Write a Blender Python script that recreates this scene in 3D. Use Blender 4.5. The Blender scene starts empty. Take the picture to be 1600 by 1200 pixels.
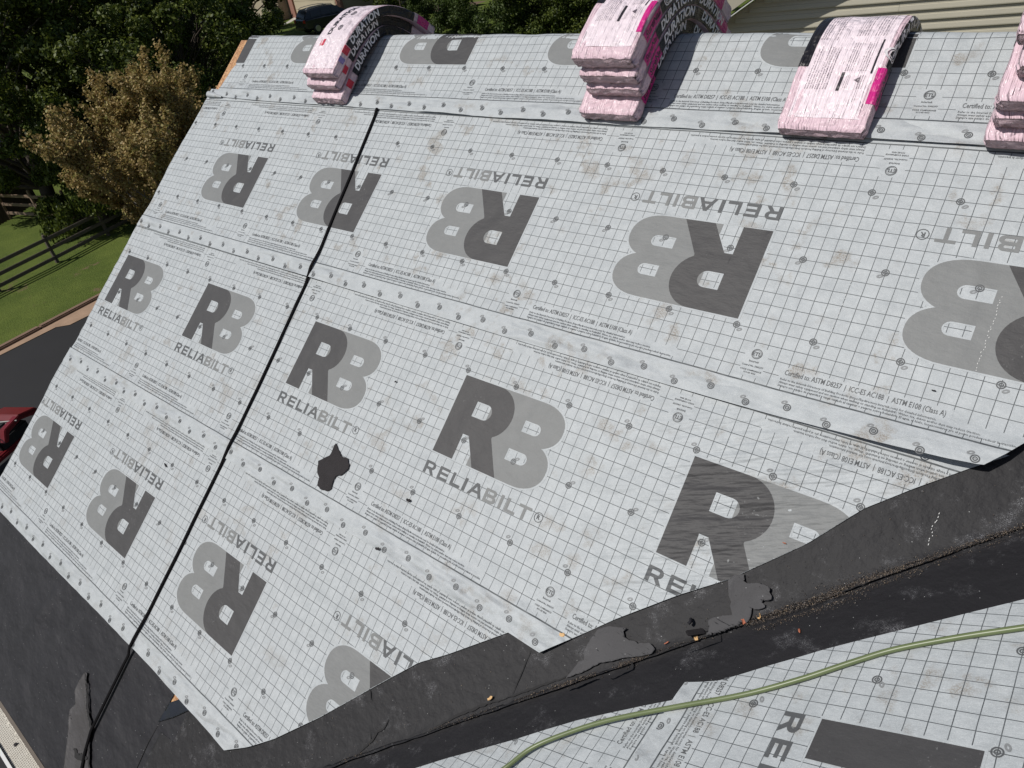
import bpy, bmesh, math, random
import numpy as np
from mathutils import Vector, Matrix, noise
from mathutils.geometry import tessellate_polygon

random.seed(7); np.random.seed(7)
S = bpy.context.scene
COL = S.collection
R = math.radians

# ------------------------------------------------------------------ camera, sky, sun, exposure
cam_d = bpy.data.cameras.new('camera'); cam = bpy.data.objects.new('camera', cam_d); COL.objects.link(cam)
CW = Vector((5.501, -1.530, 2.0235))
RW = ((0.772, 0.620, -0.137), (0.269, -0.514, -0.814), (-0.575, 0.592, -0.564))   # rows: right, down, forward
rx, dn, fw = (Vector(r).normalized() for r in RW)
rx = (rx - fw * rx.dot(fw)).normalized(); up = rx.cross(fw)
m = Matrix((rx, up, -fw)).transposed().to_4x4(); m.translation = CW
cam.matrix_world = m
cam_d.sensor_width = 36.0; cam_d.lens = 1089.9 / 1600 * 36.0
cam_d.clip_start = 0.05; cam_d.clip_end = 900.0
S.camera = cam
S.render.resolution_x = 1024; S.render.resolution_y = 768

SUN = Vector((-0.31, -0.52, 0.79)).normalized()          # direction towards the sun
w = bpy.data.worlds.new('World'); S.world = w; w.use_nodes = True
nt = w.node_tree; nt.nodes.clear()
sky = nt.nodes.new('ShaderNodeTexSky'); sky.sky_type = 'NISHITA'; sky.sun_disc = False
sky.sun_elevation = math.asin(SUN.z); sky.sun_rotation = math.atan2(SUN.x, SUN.y)
bg = nt.nodes.new('ShaderNodeBackground'); bg.inputs[1].default_value = 0.055
wo = nt.nodes.new('ShaderNodeOutputWorld')
nt.links.new(sky.outputs[0], bg.inputs[0]); nt.links.new(bg.outputs[0], wo.inputs[0])
sl = bpy.data.lights.new('sun', 'SUN'); sl.energy = 3.75; sl.angle = R(0.53); sl.color = (1.0, 0.965, 0.91)
so = bpy.data.objects.new('sun', sl); COL.objects.link(so)
so.rotation_euler = (-SUN).to_track_quat('-Z', 'Y').to_euler()
S.view_settings.view_transform = 'Standard'; S.view_settings.look = 'None'
S.view_settings.gamma = 1.0; S.view_settings.use_curve_mapping = False
S.view_settings.exposure = 0.0

# ------------------------------------------------------------------ frames of the place
TH = R(38.0); CT, ST = math.cos(TH), math.sin(TH)       # main roof pitch
T2 = R(30.87); C2, S2 = math.cos(T2), math.sin(T2)      # side roof pitch
CELL = 0.048
def vr(u): return 2.325 - 0.018 * (u - 0.3)              # ridge, measured up the slope
def P1(u, v, h=0.0): return (u, v * CT - h * ST, v * ST + h * CT)
def P2(y, s, h=0.0): return (5.367 + s * C2 - h * S2, y, 0.165 + s * S2 + h * C2)
def P1R(u, v, h=0.0, rr=0.05):
    """main slope, rolled over the ridge"""
    V = vr(u); t = rr * math.tan(TH)
    if v <= V - t: return P1(u, v, h)
    arc = v - (V - t); ang = arc / rr
    cy, cz = (V - t) * CT + rr * ST, (V - t) * ST - rr * CT
    if ang < 2 * TH:
        a = TH - ang
        return (u, cy - (rr + h) * math.sin(a), cz + (rr + h) * math.cos(a))
    a = -TH; rest = arc - 2 * TH * rr
    return (u, cy + (rr + h) * ST + rest * CT, cz + (rr + h) * CT - rest * ST)
def gz(x, y):
    r = math.hypot(x - CW.x, y - CW.y); t = min(max((r - 24) / 36, 0), 1); t = t * t * (3 - 2 * t)
    return -6.5 + 2.9 * t
def nz(x, y, z=0.0): return noise.noise(Vector((x, y, z)))

# ------------------------------------------------------------------ object helpers
def tag(o, label=None, cat=None, group=None, kind=None):
    if label: o['label'] = label
    if cat: o['category'] = cat
    if group: o['group'] = group
    if kind: o['kind'] = kind
    return o
def empty(name, loc=(0, 0, 0), rz=0.0):
    o = bpy.data.objects.new(name, None); COL.objects.link(o); o.location = loc; o.rotation_euler = (0, 0, rz)
    o.empty_display_size = 0.1
    return o
def mesh_np(name, V, F, mat, parent=None, uv=None, smooth=False, world=True):
    """V: n x 3, F: m x k. parent is an Empty; vertices are given in world space when world=True"""
    V = np.asarray(V, dtype=np.float64); F = np.asarray(F, dtype=np.int32)
    me = bpy.data.meshes.new(name); k = F.shape[1]
    o = bpy.data.objects.new(name, me); COL.objects.link(o)
    if parent is not None:
        o.parent = parent
        if world:
            Mi = np.array(wm(parent).inverted())
            V = V @ Mi[:3, :3].T + Mi[:3, 3]
    me.vertices.add(len(V)); me.vertices.foreach_set('co', V.astype(np.float32).ravel())
    me.loops.add(F.size); me.loops.foreach_set('vertex_index', F.ravel())
    me.polygons.add(len(F)); me.polygons.foreach_set('loop_start', np.arange(0, F.size, k, dtype=np.int32))
    me.polygons.foreach_set('loop_total', np.full(len(F), k, dtype=np.int32))
    if smooth: me.polygons.foreach_set('use_smooth', np.ones(len(F), dtype=bool))
    me.materials.append(mat)
    if uv is not None:
        ul = me.uv_layers.new(name='print'); ul.data.foreach_set('uv', np.asarray(uv, dtype=np.float32)[F.ravel()].ravel())
    me.update(calc_edges=True)
    return o
def wm(o):
    m_ = Matrix.LocRotScale(o.location, o.rotation_euler, o.scale)
    return wm(o.parent) @ m_ if o.parent else m_
class MB:
    """collects simple shapes into one mesh object"""
    def __init__(s): s.bm = bmesh.new()
    def box(s, c, d, rot=None, bev=0.0, taper=None):
        r = bmesh.ops.create_cube(s.bm, size=1.0); vs = r['verts']
        for v in vs:
            v.co = Vector((v.co.x * d[0], v.co.y * d[1], v.co.z * d[2]))
            if taper and v.co.z > 0: v.co.x *= taper; v.co.y *= taper
        if bev > 0:
            es = list({e for v in vs for e in v.link_edges})
            rb = bmesh.ops.bevel(s.bm, geom=es, offset=bev, segments=2, affect='EDGES')
            vs = rb['verts']
        M = Matrix.Translation(c) @ (rot.to_4x4() if rot else Matrix())
        for v in vs: v.co = M @ v.co
        return s
    def cyl(s, a, b, r0, r1=None, n=10):
        a, b = Vector(a), Vector(b); r1 = r0 if r1 is None else r1
        q = (b - a).to_track_quat('Z', 'Y')
        ring = [[s.bm.verts.new(p + q @ Vector((math.cos(t) * r, math.sin(t) * r, 0))) for t in [2 * math.pi * i / n for i in range(n)]] for p, r in ((a, r0), (b, r1))]
        for i in range(n): s.bm.faces.new((ring[0][i], ring[0][(i + 1) % n], ring[1][(i + 1) % n], ring[1][i]))
        s.bm.faces.new(ring[0][::-1]); s.bm.faces.new(ring[1]); return s
    def poly(s, pts, ext=None):
        vs = [s.bm.verts.new(p) for p in pts]; f = s.bm.faces.new(vs)
        if ext is not None:
            r = bmesh.ops.extrude_face_region(s.bm, geom=[f])
            for e in r['geom']:
                if isinstance(e, bmesh.types.BMVert): e.co += Vector(ext)
        return s
    def build(s, name, mat, parent=None, smooth=False, world=True):
        me = bpy.data.meshes.new(name)
        bmesh.ops.recalc_face_normals(s.bm, faces=s.bm.faces)
        if parent is not None and world: s.bm.transform(wm(parent).inverted())
        s.bm.to_mesh(me); s.bm.free()
        if smooth:
            for p in me.polygons: p.use_smooth = True
        me.materials.append(mat)
        o = bpy.data.objects.new(name, me); COL.objects.link(o)
        if parent is not None: o.parent = parent
        return o
def tube(name, pts, rad, mat, parent=None, n=10, flat=1.0, upv=Vector((0, 0, 1)), sub=6):
    P = [Vector(p) for p in pts]; Q = []
    for i in range(len(P) - 1):
        p0 = P[max(i - 1, 0)]; p1 = P[i]; p2 = P[i + 1]; p3 = P[min(i + 2, len(P) - 1)]
        for k in range(sub):
            t = k / sub
            Q.append(0.5 * ((2 * p1) + (p2 - p0) * t + (2 * p0 - 5 * p1 + 4 * p2 - p3) * t * t + (3 * p1 - p0 - 3 * p2 + p3) * t ** 3))
    Q.append(P[-1]); V = []; F = []
    for i, p in enumerate(Q):
        d = (Q[min(i + 1, len(Q) - 1)] - Q[max(i - 1, 0)]).normalized(); sx = d.cross(upv).normalized(); uu = sx.cross(d)
        r = rad(i / (len(Q) - 1)) if callable(rad) else rad
        for k in range(n):
            a = 2 * math.pi * k / n; V.append(p + sx * math.cos(a) * r + uu * math.sin(a) * r * flat)
    for i in range(len(Q) - 1):
        for k in range(n): F.append((i * n + k, i * n + (k + 1) % n, (i + 1) * n + (k + 1) % n, (i + 1) * n + k))
    o = mesh_np(name, [tuple(v) for v in V], F, mat, parent, smooth=True)
    return o

# ------------------------------------------------------------------ material helpers
def newmat(name):
    m_ = bpy.data.materials.new(name); m_.use_nodes = True
    n = m_.node_tree; b = n.nodes['Principled BSDF']; return m_, n, b
def N(n, t, **kw):
    x = n.nodes.new(t)
    for k, v in kw.items():
        if k in x.inputs.keys(): x.inputs[k].default_value = v
        else: setattr(x, k, v)
    return x
def L(n, a, b): n.links.new(a, b)
def math_n(n, op, a, b=None, c=None, clamp=False):
    x = n.nodes.new('ShaderNodeMath'); x.operation = op; x.use_clamp = clamp
    for i, q in enumerate((a, b, c)):
        if q is None: continue
        if isinstance(q, (int, float)): x.inputs[i].default_value = q
        else: n.links.new(q, x.inputs[i])
    return x.outputs[0]
def mixc(n, f, a, b, mode='MIX'):
    x = n.nodes.new('ShaderNodeMix'); x.data_type = 'RGBA'; x.blend_type = mode
    for i, q in ((0, f), (6, a), (7, b)):
        if isinstance(q, (int, float)): x.inputs[i].default_value = q
        elif isinstance(q, tuple): x.inputs[i].default_value = (*q, 1.0) if len(q) == 3 else q
        else: n.links.new(q, x.inputs[i])
    return x.outputs[2]
def noise_n(n, vec, scale, detail=3.0, rough=0.55, lo=None, hi=None):
    x = N(n, 'ShaderNodeTexNoise'); x.inputs['Scale'].default_value = scale; x.inputs['Detail'].default_value = detail
    x.inputs['Roughness'].default_value = rough; n.links.new(vec, x.inputs['Vector']); o = x.outputs[0]
    if lo is not None:
        r = n.nodes.new('ShaderNodeMapRange'); r.interpolation_type = 'SMOOTHSTEP'
        r.inputs[1].default_value = lo; r.inputs[2].default_value = hi; n.links.new(o, r.inputs[0]); o = r.outputs[0]
    return o
def pos(n): return n.nodes.new('ShaderNodeNewGeometry').outputs['Position']
def mapped(n, vec, scale, rot=(0, 0, 0)):
    x = n.nodes.new('ShaderNodeMapping'); x.inputs['Scale'].default_value = scale; x.inputs['Rotation'].default_value = rot
    n.links.new(vec, x.inputs['Vector']); return x.outputs[0]
def bump(n, b, h, strength=0.3, dist=0.002, prev=None):
    x = n.nodes.new('ShaderNodeBump'); x.inputs['Strength'].default_value = strength; x.inputs['Distance'].default_value = dist
    n.links.new(h, x.inputs['Height'])
    if prev is not None: n.links.new(prev, x.inputs['Normal'])
    n.links.new(x.outputs[0], b.inputs['Normal']); return x.outputs[0]
def simple(name, col, rough=0.6, scale=6.0, var=0.15, bmp=0.0, metal=0.0, spec=0.5, fine=40.0):
    m_, n, b = newmat(name); p = pos(n)
    f = noise_n(n, p, scale, 4); g = noise_n(n, p, fine, 3)
    a = tuple(c * (1 - var) for c in col); d = tuple(min(c * (1 + var), 1) for c in col)
    c1 = mixc(n, f, a, d); c2 = mixc(n, math_n(n, 'MULTIPLY', g, 0.35), c1, tuple(c * (1 - 1.6 * var) for c in col))
    L(n, c2, b.inputs['Base Color']); b.inputs['Roughness'].default_value = rough; b.inputs['Metallic'].default_value = metal
    b.inputs['Specular IOR Level'].default_value = spec
    if bmp > 0: bump(n, b, g, bmp, 0.01)
    return m_

def sheet_mat(name, lines=False, ink=None, ink_amt=1.0, up=0):
    """grey spun underlayment; lines = printed grid from the print coordinates; ink = printed colour on top"""
    m_, n, b = newmat(name); p = pos(n)
    big = noise_n(n, p, 1.7, 3, 0.6); mid = noise_n(n, p, 13, 8, 0.78, 0.25, 0.75); fine = noise_n(n, p, 170, 3, 0.7); fib = noise_n(n, mapped(n, p, (520, 90, 90)), 1.0, 2, 0.6)
    base = mixc(n, mid, (0.350, 0.378, 0.393), (0.512, 0.542, 0.557))
    base = mixc(n, math_n(n, 'MULTIPLY', big, 0.35), base, (0.44, 0.455, 0.49))
    base = mixc(n, math_n(n, 'MULTIPLY', fine, 0.42), base, (0.25, 0.265, 0.265))
    gr = noise_n(n, p, 420, 2, 0.7, 0.52, 0.68); base = mixc(n, math_n(n, 'MULTIPLY', gr, 0.30), base, (0.74, 0.76, 0.76))
    # worn foot dirt, brownish, speckled
    d1 = noise_n(n, p, 3.6, 4, 0.6, 0.46, 0.58); d1b = noise_n(n, p, 10.0, 3, 0.6, 0.53, 0.66); d2 = noise_n(n, p, 230, 3, 0.8, 0.42, 0.62)
    dirt = math_n(n, 'MULTIPLY', math_n(n, 'MULTIPLY', d1, d1b), math_n(n, 'ADD', math_n(n, 'MULTIPLY', d2, 0.8), 0.2))
    sxd = n.nodes.new('ShaderNodeSeparateXYZ'); L(n, p, sxd.inputs[0]); md = n.nodes.new('ShaderNodeMapRange'); md.inputs[1].default_value = -0.9; md.inputs[2].default_value = 0.5; md.inputs[3].default_value = 0.30; md.inputs[4].default_value = 0.90; L(n, sxd.outputs[2], md.inputs[0])
    base = mixc(n, math_n(n, 'MULTIPLY', dirt, md.outputs[0]), base, (0.21, 0.175, 0.135))
    sp = N(n, 'ShaderNodeTexVoronoi', feature='F1'); sp.inputs['Scale'].default_value = 30.0; L(n, p, sp.inputs['Vector'])
    dots = math_n(n, 'LESS_THAN', sp.outputs['Distance'], 0.040)
    dsel = noise_n(n, p, 2.3, 2, 0.5, 0.56, 0.60)
    base = mixc(n, math_n(n, 'MULTIPLY', math_n(n, 'MULTIPLY', dots, dsel), 0.8), base, (0.07, 0.06, 0.055))
    if lines:
        uv = N(n, 'ShaderNodeUVMap', uv_map='print'); sx = n.nodes.new('ShaderNodeSeparateXYZ'); L(n, uv.outputs[0], sx.inputs[0])
        a, bb = sx.outputs[0], sx.outputs[1]
        wob = math_n(n, 'MULTIPLY', math_n(n, 'SUBTRACT', noise_n(n, p, 5, 2), 0.5), 0.12)
        a = math_n(n, 'ADD', a, wob); bb = math_n(n, 'ADD', bb, math_n(n, 'MULTIPLY', math_n(n, 'SUBTRACT', noise_n(n, mapped(n, p, (1.3, 1.3, 1.3), (1, 1, 0)), 5, 2), 0.5), 0.12))
        fa = math_n(n, 'ABSOLUTE', math_n(n, 'SUBTRACT', math_n(n, 'FRACT', math_n(n, 'ADD', a, 0.58 + 200)), 0.5))
        fb = math_n(n, 'ABSOLUTE', math_n(n, 'SUBTRACT', math_n(n, 'FRACT', math_n(n, 'ADD', math_n(n, 'MULTIPLY', math_n(n, 'SUBTRACT', bb, 2.02), 1 / 1.07), 200.5)), 0.5))
        l1 = math_n(n, 'LESS_THAN', fa, 0.026); l2 = math_n(n, 'LESS_THAN', fb, 0.025)
        dist = math_n(n, 'ABSOLUTE', math_n(n, 'SUBTRACT', bb, 2.02))
        inside = math_n(n, 'LESS_THAN', dist, 10.72)
        thick = math_n(n, 'LESS_THAN', math_n(n, 'ABSOLUTE', math_n(n, 'SUBTRACT', dist, 10.73)), 0.062)
        ln = math_n(n, 'MAXIMUM', math_n(n, 'MULTIPLY', math_n(n, 'MAXIMUM', l1, l2), inside), thick)
        keep = None
        for ac, aw, b0, b1 in ((1.15, 5.75, -7.52, -6.78), (3.12, 7.72, -8.28, -7.50), (-6.85, .9, -8.3, -5.85), (-10.35, 5.75, 10.86, 11.61), (-12.4, 7.78, 11.59, 12.36), (-2.5, .9, 9.9, 12.35)):
            da = math_n(n, 'ABSOLUTE', math_n(n, 'SUBTRACT', math_n(n, 'FLOORED_MODULO', math_n(n, 'ADD', a, 12 - ac), 24.0), 12.0))
            db = math_n(n, 'ABSOLUTE', math_n(n, 'SUBTRACT', bb, (b0 + b1) / 2))
            r_ = math_n(n, 'MAXIMUM', math_n(n, 'GREATER_THAN', da, aw), math_n(n, 'GREATER_THAN', db, (b1 - b0) / 2))
            keep = r_ if keep is None else math_n(n, 'MULTIPLY', keep, r_)
        ln = math_n(n, 'MAXIMUM', math_n(n, 'MULTIPLY', ln, keep), thick)
        fade = math_n(n, 'ADD', math_n(n, 'MULTIPLY', mid, 0.30), 0.72)
        base = mixc(n, math_n(n, 'MULTIPLY', ln, fade), base, (0.045, 0.051, 0.056))
    if ink is not None:
        scr = noise_n(n, p, 75, 5, 0.75, 0.58, 0.80); sel = noise_n(n, p, 4.3, 3, 0.6, 0.52, 0.66)
        inkc = mixc(n, math_n(n, 'MULTIPLY', fine, 0.5), ink, tuple(c * 0.80 for c in ink))
        inkc = mixc(n, math_n(n, 'MULTIPLY', mid, 0.35), inkc, tuple(min(c * 1.3, 1) for c in ink))
        inkc = mixc(n, math_n(n, 'MULTIPLY', math_n(n, 'MULTIPLY', scr, sel), 0.75), inkc, (0.40, 0.41, 0.41))
        base = mixc(n, ink_amt, base, inkc)
    L(n, base, b.inputs['Base Color'])
    b.inputs['Roughness'].default_value = 0.58; b.inputs['Specular IOR Level'].default_value = 0.30
    wr = noise_n(n, mapped(n, p, (10, 22, 22), (0.3, 0.2, 0.35)), 1.0, 4, 0.6)
    h1 = bump(n, b, wr, 0.6, 0.008)
    pl = mapped(n, p, (1, 1, 1), (-0.6632, 0, 0)); pr_ = mapped(n, pl, (1, 1, 1), (0, 0, -0.42)); rp_ = noise_n(n, mapped(n, pr_, (3.2, 17, 1)), 1.0, 3, 0.45)
    sxp = n.nodes.new('ShaderNodeSeparateXYZ'); L(n, pl, sxp.inputs[0]); mr = n.nodes.new('ShaderNodeMapRange'); mr.inputs[1].default_value = 4.15; mr.inputs[2].default_value = 4.75; L(n, sxp.outputs[0], mr.inputs[0])
    mr2 = n.nodes.new('ShaderNodeMapRange'); mr2.inputs[1].default_value = 0.68; mr2.inputs[2].default_value = 0.50; L(n, sxp.outputs[1], mr2.inputs[0])
    rm_ = math_n(n, 'ADD', math_n(n, 'MULTIPLY', math_n(n, 'MULTIPLY', math_n(n, 'MULTIPLY', mr.outputs[0], mr2.outputs[0]), math_n(n, 'LESS_THAN', sxp.outputs[2], 0.06)), 0.9), 0.0)
    h1 = bump(n, b, math_n(n, 'MULTIPLY', rp_, rm_), 1.0, 0.045, h1)
    if lines:
        sm = n.nodes.new('ShaderNodeMapRange'); sm.interpolation_type = 'SMOOTHSTEP'; sm.inputs[1].default_value = 9.6; sm.inputs[2].default_value = 11.4; L(n, dist, sm.inputs[0])
        pk = math_n(n, 'ABSOLUTE', math_n(n, 'SUBTRACT', noise_n(n, mapped(n, pl, (2.4, 10, 1), (0, 0, 0.12)), 1.0, 2, 0.45), 0.5))
        sel2 = noise_n(n, p, 1.6, 2, 0.5, 0.36, 0.60)
        h1 = bump(n, b, math_n(n, 'MULTIPLY', math_n(n, 'MULTIPLY', pk, sm.outputs[0]), sel2), 1.0, 0.075, h1)
    crk = N(n, 'ShaderNodeTexWave', wave_type='BANDS'); crk.inputs['Scale'].default_value = 2.2; crk.inputs['Distortion'].default_value = 9.0; crk.inputs['Detail'].default_value = 3.0; crk.inputs['Detail Scale'].default_value = 1.3
    L(n, mapped(n, p, (1, 1, 1), (0.5, 0.4, 0.9)), crk.inputs['Vector'])
    h1b = bump(n, b, crk.outputs[0], 0.35, 0.006, h1)
    h2 = bump(n, b, math_n(n, 'ADD', fine, math_n(n, 'MULTIPLY', fib, 0.7)), 0.30, 0.0012, h1b)
    return m_
M = {}
M['sheet'] = sheet_mat('underlayment_grid', lines=True)
M['plain'] = sheet_mat('underlayment_plain')
M['inkR'] = sheet_mat('print_dark', ink=(0.058, 0.0565, 0.058))
M['inkB'] = sheet_mat('print_mid', ink=(0.190, 0.195, 0.195))
M['inkT'] = sheet_mat('print_text', ink=(0.075, 0.078, 0.082), ink_amt=0.95)
M['inkS'] = sheet_mat('print_small', ink=(0.075, 0.08, 0.085), ink_amt=0.9)
M['inkG'] = sheet_mat('print_ghost', ink=(0.19, 0.195, 0.20), ink_amt=0.85)

def membrane(name, col, dust=0.25, rough=0.62):
    m_, n, b = newmat(name); p = pos(n)
    f = noise_n(n, p, 4.0, 5, 0.6); g = noise_n(n, p, 210, 4, 0.75); k = noise_n(n, p, 900, 2, 0.6)
    c = mixc(n, f, tuple(x * 0.80 for x in col), tuple(x * 1.22 for x in col))
    c = mixc(n, math_n(n, 'MULTIPLY', g, 0.4), c, tuple(x * 0.55 for x in col))
    ds = noise_n(n, p, 5.5, 5, 0.75, 0.52, 0.72); dt = noise_n(n, p, 420, 3, 0.8, 0.48, 0.68)
    c = mixc(n, math_n(n, 'MULTIPLY', math_n(n, 'MULTIPLY', ds, dt), dust), c, (0.36, 0.36, 0.38))
    sp = N(n, 'ShaderNodeTexVoronoi', feature='F1'); sp.inputs['Scale'].default_value = 34.0; L(n, p, sp.inputs['Vector'])
    c = mixc(n, math_n(n, 'LESS_THAN', sp.outputs['Distance'], 0.045), c, (0.33, 0.33, 0.33))
    L(n, c, b.inputs['Base Color']); b.inputs['Roughness'].default_value = rough; b.inputs['Specular IOR Level'].default_value = 0.30
    h = bump(n, b, noise_n(n, mapped(n, p, (3, 5, 5), (0.2, 0, 0.6)), 1.0, 4, 0.5), 0.9, 0.035) if dust < .5 else bump(n, b, noise_n(n, p, 18, 5, 0.55), 0.8, 0.009)
    bump(n, b, k, 0.25, 0.001, h)
    return m_
M['memb'] = membrane('black_membrane', (0.0155, 0.0150, 0.0190), dust=0.10)
M['memb2'] = membrane('black_membrane_dusty', (0.0165, 0.0158, 0.0178), dust=1.0)
M['scrap'] = membrane('grey_membrane', (0.072, 0.070, 0.073), dust=0.6, rough=0.75)
M['scrap_black'] = membrane('black_felt', (0.022, 0.0195, 0.0215), dust=0.3, rough=0.85)
M['felt_streak'] = simple('streaked_black_felt', (0.024, 0.0205, 0.0225), 0.9, 26, 0.45, 0.6, fine=120)
M['dark'] = simple('dark_shade_and_parts', (0.010, 0.009, 0.010), 0.8, 20, 0.3)  # near-black for ladder rails, engine block and the shade strips on the membrane

def osb():
    m_, n, b = newmat('oriented_strand_board'); p = pos(n)
    v = N(n, 'ShaderNodeTexVoronoi', feature='F1'); v.inputs['Scale'].default_value = 1.0; L(n, mapped(n, p, (60, 28, 28), (0.2, 0.1, 0.7)), v.inputs['Vector'])
    sx = n.nodes.new('ShaderNodeSeparateXYZ'); L(n, v.outputs['Color'], sx.inputs[0])
    c = mixc(n, sx.outputs[0], (0.40, 0.19, 0.075), (0.60, 0.36, 0.18)); c = mixc(n, noise_n(n, p, 90, 3, 0.7, 0.46, 0.62), c, (0.22, 0.10, 0.05))
    L(n, c, b.inputs['Base Color']); b.inputs['Roughness'].default_value = 0.75; bump(n, b, sx.outputs[1], 0.4, 0.003); return m_
M['osb'] = osb()

# ------------------------------------------------------------------ triangle soup tools for print on the sheets
def clip(T, nx, ny, d):
    """keep the part of 2-D triangles where nx*x+ny*y <= d"""
    if len(T) == 0: return T
    s = T[:, :, 0] * nx + T[:, :, 1] * ny - d; ins = s <= 1e-9; k = ins.sum(1); out = [T[k == 3]]
    def inter(A, B, sa, sb):
        t = (sa / (sa - sb))[:, None]; return A + (B - A) * t
    for cnt in (1, 2):
        idx = np.where(k == cnt)[0]
        if len(idx) == 0: continue
        t = T[idx]; q = s[idx]; i_ = ins[idx]
        piv = np.argmax(i_ if cnt == 1 else ~i_, axis=1); r = np.arange(len(idx))
        A, B, C = t[r, piv], t[r, (piv + 1) % 3], t[r, (piv + 2) % 3]; a, b_, c = q[r, piv], q[r, (piv + 1) % 3], q[r, (piv + 2) % 3]
        AB = inter(A, B, a, b_); AC = inter(A, C, a, c)
        if cnt == 1: out.append(np.stack([A, AB, AC], 1))
        else:
            out.append(np.stack([AB, B, C], 1)); out.append(np.stack([AB, C, AC], 1))
    return np.concatenate(out)
def splitgrid(T, step):
    for ax in (0, 1):
        lo, hi = T[:, :, ax].min(), T[:, :, ax].max(); x = (math.floor(lo / step) + 1) * step
        while x < hi:
            crosses = (T[:, :, ax].min(1) < x) & (T[:, :, ax].max(1) > x)
            A = T[crosses]; n_ = (1, 0) if ax == 0 else (0, 1)
            T = np.concatenate([T[~crosses], clip(A, n_[0], n_[1], x), clip(A, -n_[0], -n_[1], -x)]); x += step
    return T
def tess(loops):
    L3 = [[Vector((x, y, 0)) for x, y in l] for l in loops]; flat = [p for l in loops for p in l]
    tr = tessellate_polygon(L3)
    return np.array([[flat[i] for i in t] for t in tr], dtype=float)
def arc(cx, cy, rx_, ry_, a0, a1, n=14, e=2.0):
    o = []
    for i in range(n + 1):
        a = R(a0 + (a1 - a0) * i / n); c, s_ = math.cos(a), math.sin(a)
        o.append((cx + rx_ * math.copysign(abs(c) ** (2 / e), c), cy + ry_ * math.copysign(abs(s_) ** (2 / e), s_)))
    return o
def dhole(x0, x1, y0, y1, r): return [(x0, y0)] + arc(x1 - r, (y0 + y1) / 2, r, (y1 - y0) / 2, -90, 90, 10) + [(x0, y1)]
def rect(x0, y0, x1, y1): return [(x0, y0), (x1, y0), (x1, y1), (x0, y1)]
def ring(cx, cy, r0, r1, n=18):
    a = [2 * math.pi * i / n for i in range(n)]
    T = []
    for i in range(n):
        p, q = a[i], a[(i + 1) % n]
        A, B = (cx + r0 * math.cos(p), cy + r0 * math.sin(p)), (cx + r0 * math.cos(q), cy + r0 * math.sin(q))
        C, D = (cx + r1 * math.cos(q), cy + r1 * math.sin(q)), (cx + r1 * math.cos(p), cy + r1 * math.sin(p))
        T += [[A, B, C], [A, C, D]]
    return np.array(T)
def ell(cx, cy, ra, rb, ang, n=14):
    ca, sa = math.cos(R(ang)), math.sin(R(ang)); P = [(cx + ra * math.cos(t) * ca - rb * math.sin(t) * sa, cy + ra * math.cos(t) * sa + rb * math.sin(t) * ca) for t in [2 * math.pi * i / n for i in range(n)]]
    return P
H = 7.95
R_out = [(0, 0), (2.5, 0), (2.6, 2.57), (3.3, 2.57), (5.0, 0), (7.76, 0), (5.75, 3.15)]
R_out = [(0, 0), (2.5, 0), (2.5, 2.57), (3.25, 2.57), (5.0, 0), (7.76, 0), (5.72, 3.12)] + arc(4.45, 5.45, 2.53, 2.5, -60, 90, 16) + [(0, H)]
R_hole = dhole(2.55, 4.62, 4.40, 5.92, 0.75)
B_out = [(4.3, 0)] + arc(9.45, 2.12, 3.0, 2.12, -90, 62, 16, 2.25) + arc(9.45, 5.85, 3.05, 2.1, -62, 90, 16, 2.25) + [(4.3, H)]
B_h1 = dhole(8.38, 10.28, 4.78, 5.86, 0.55); B_h2 = dhole(7.90, 10.15, 1.93, 3.0, 0.55)
Rg = tess([R_out, R_hole]); Bg = tess([B_out, B_h1, B_h2])
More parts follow.
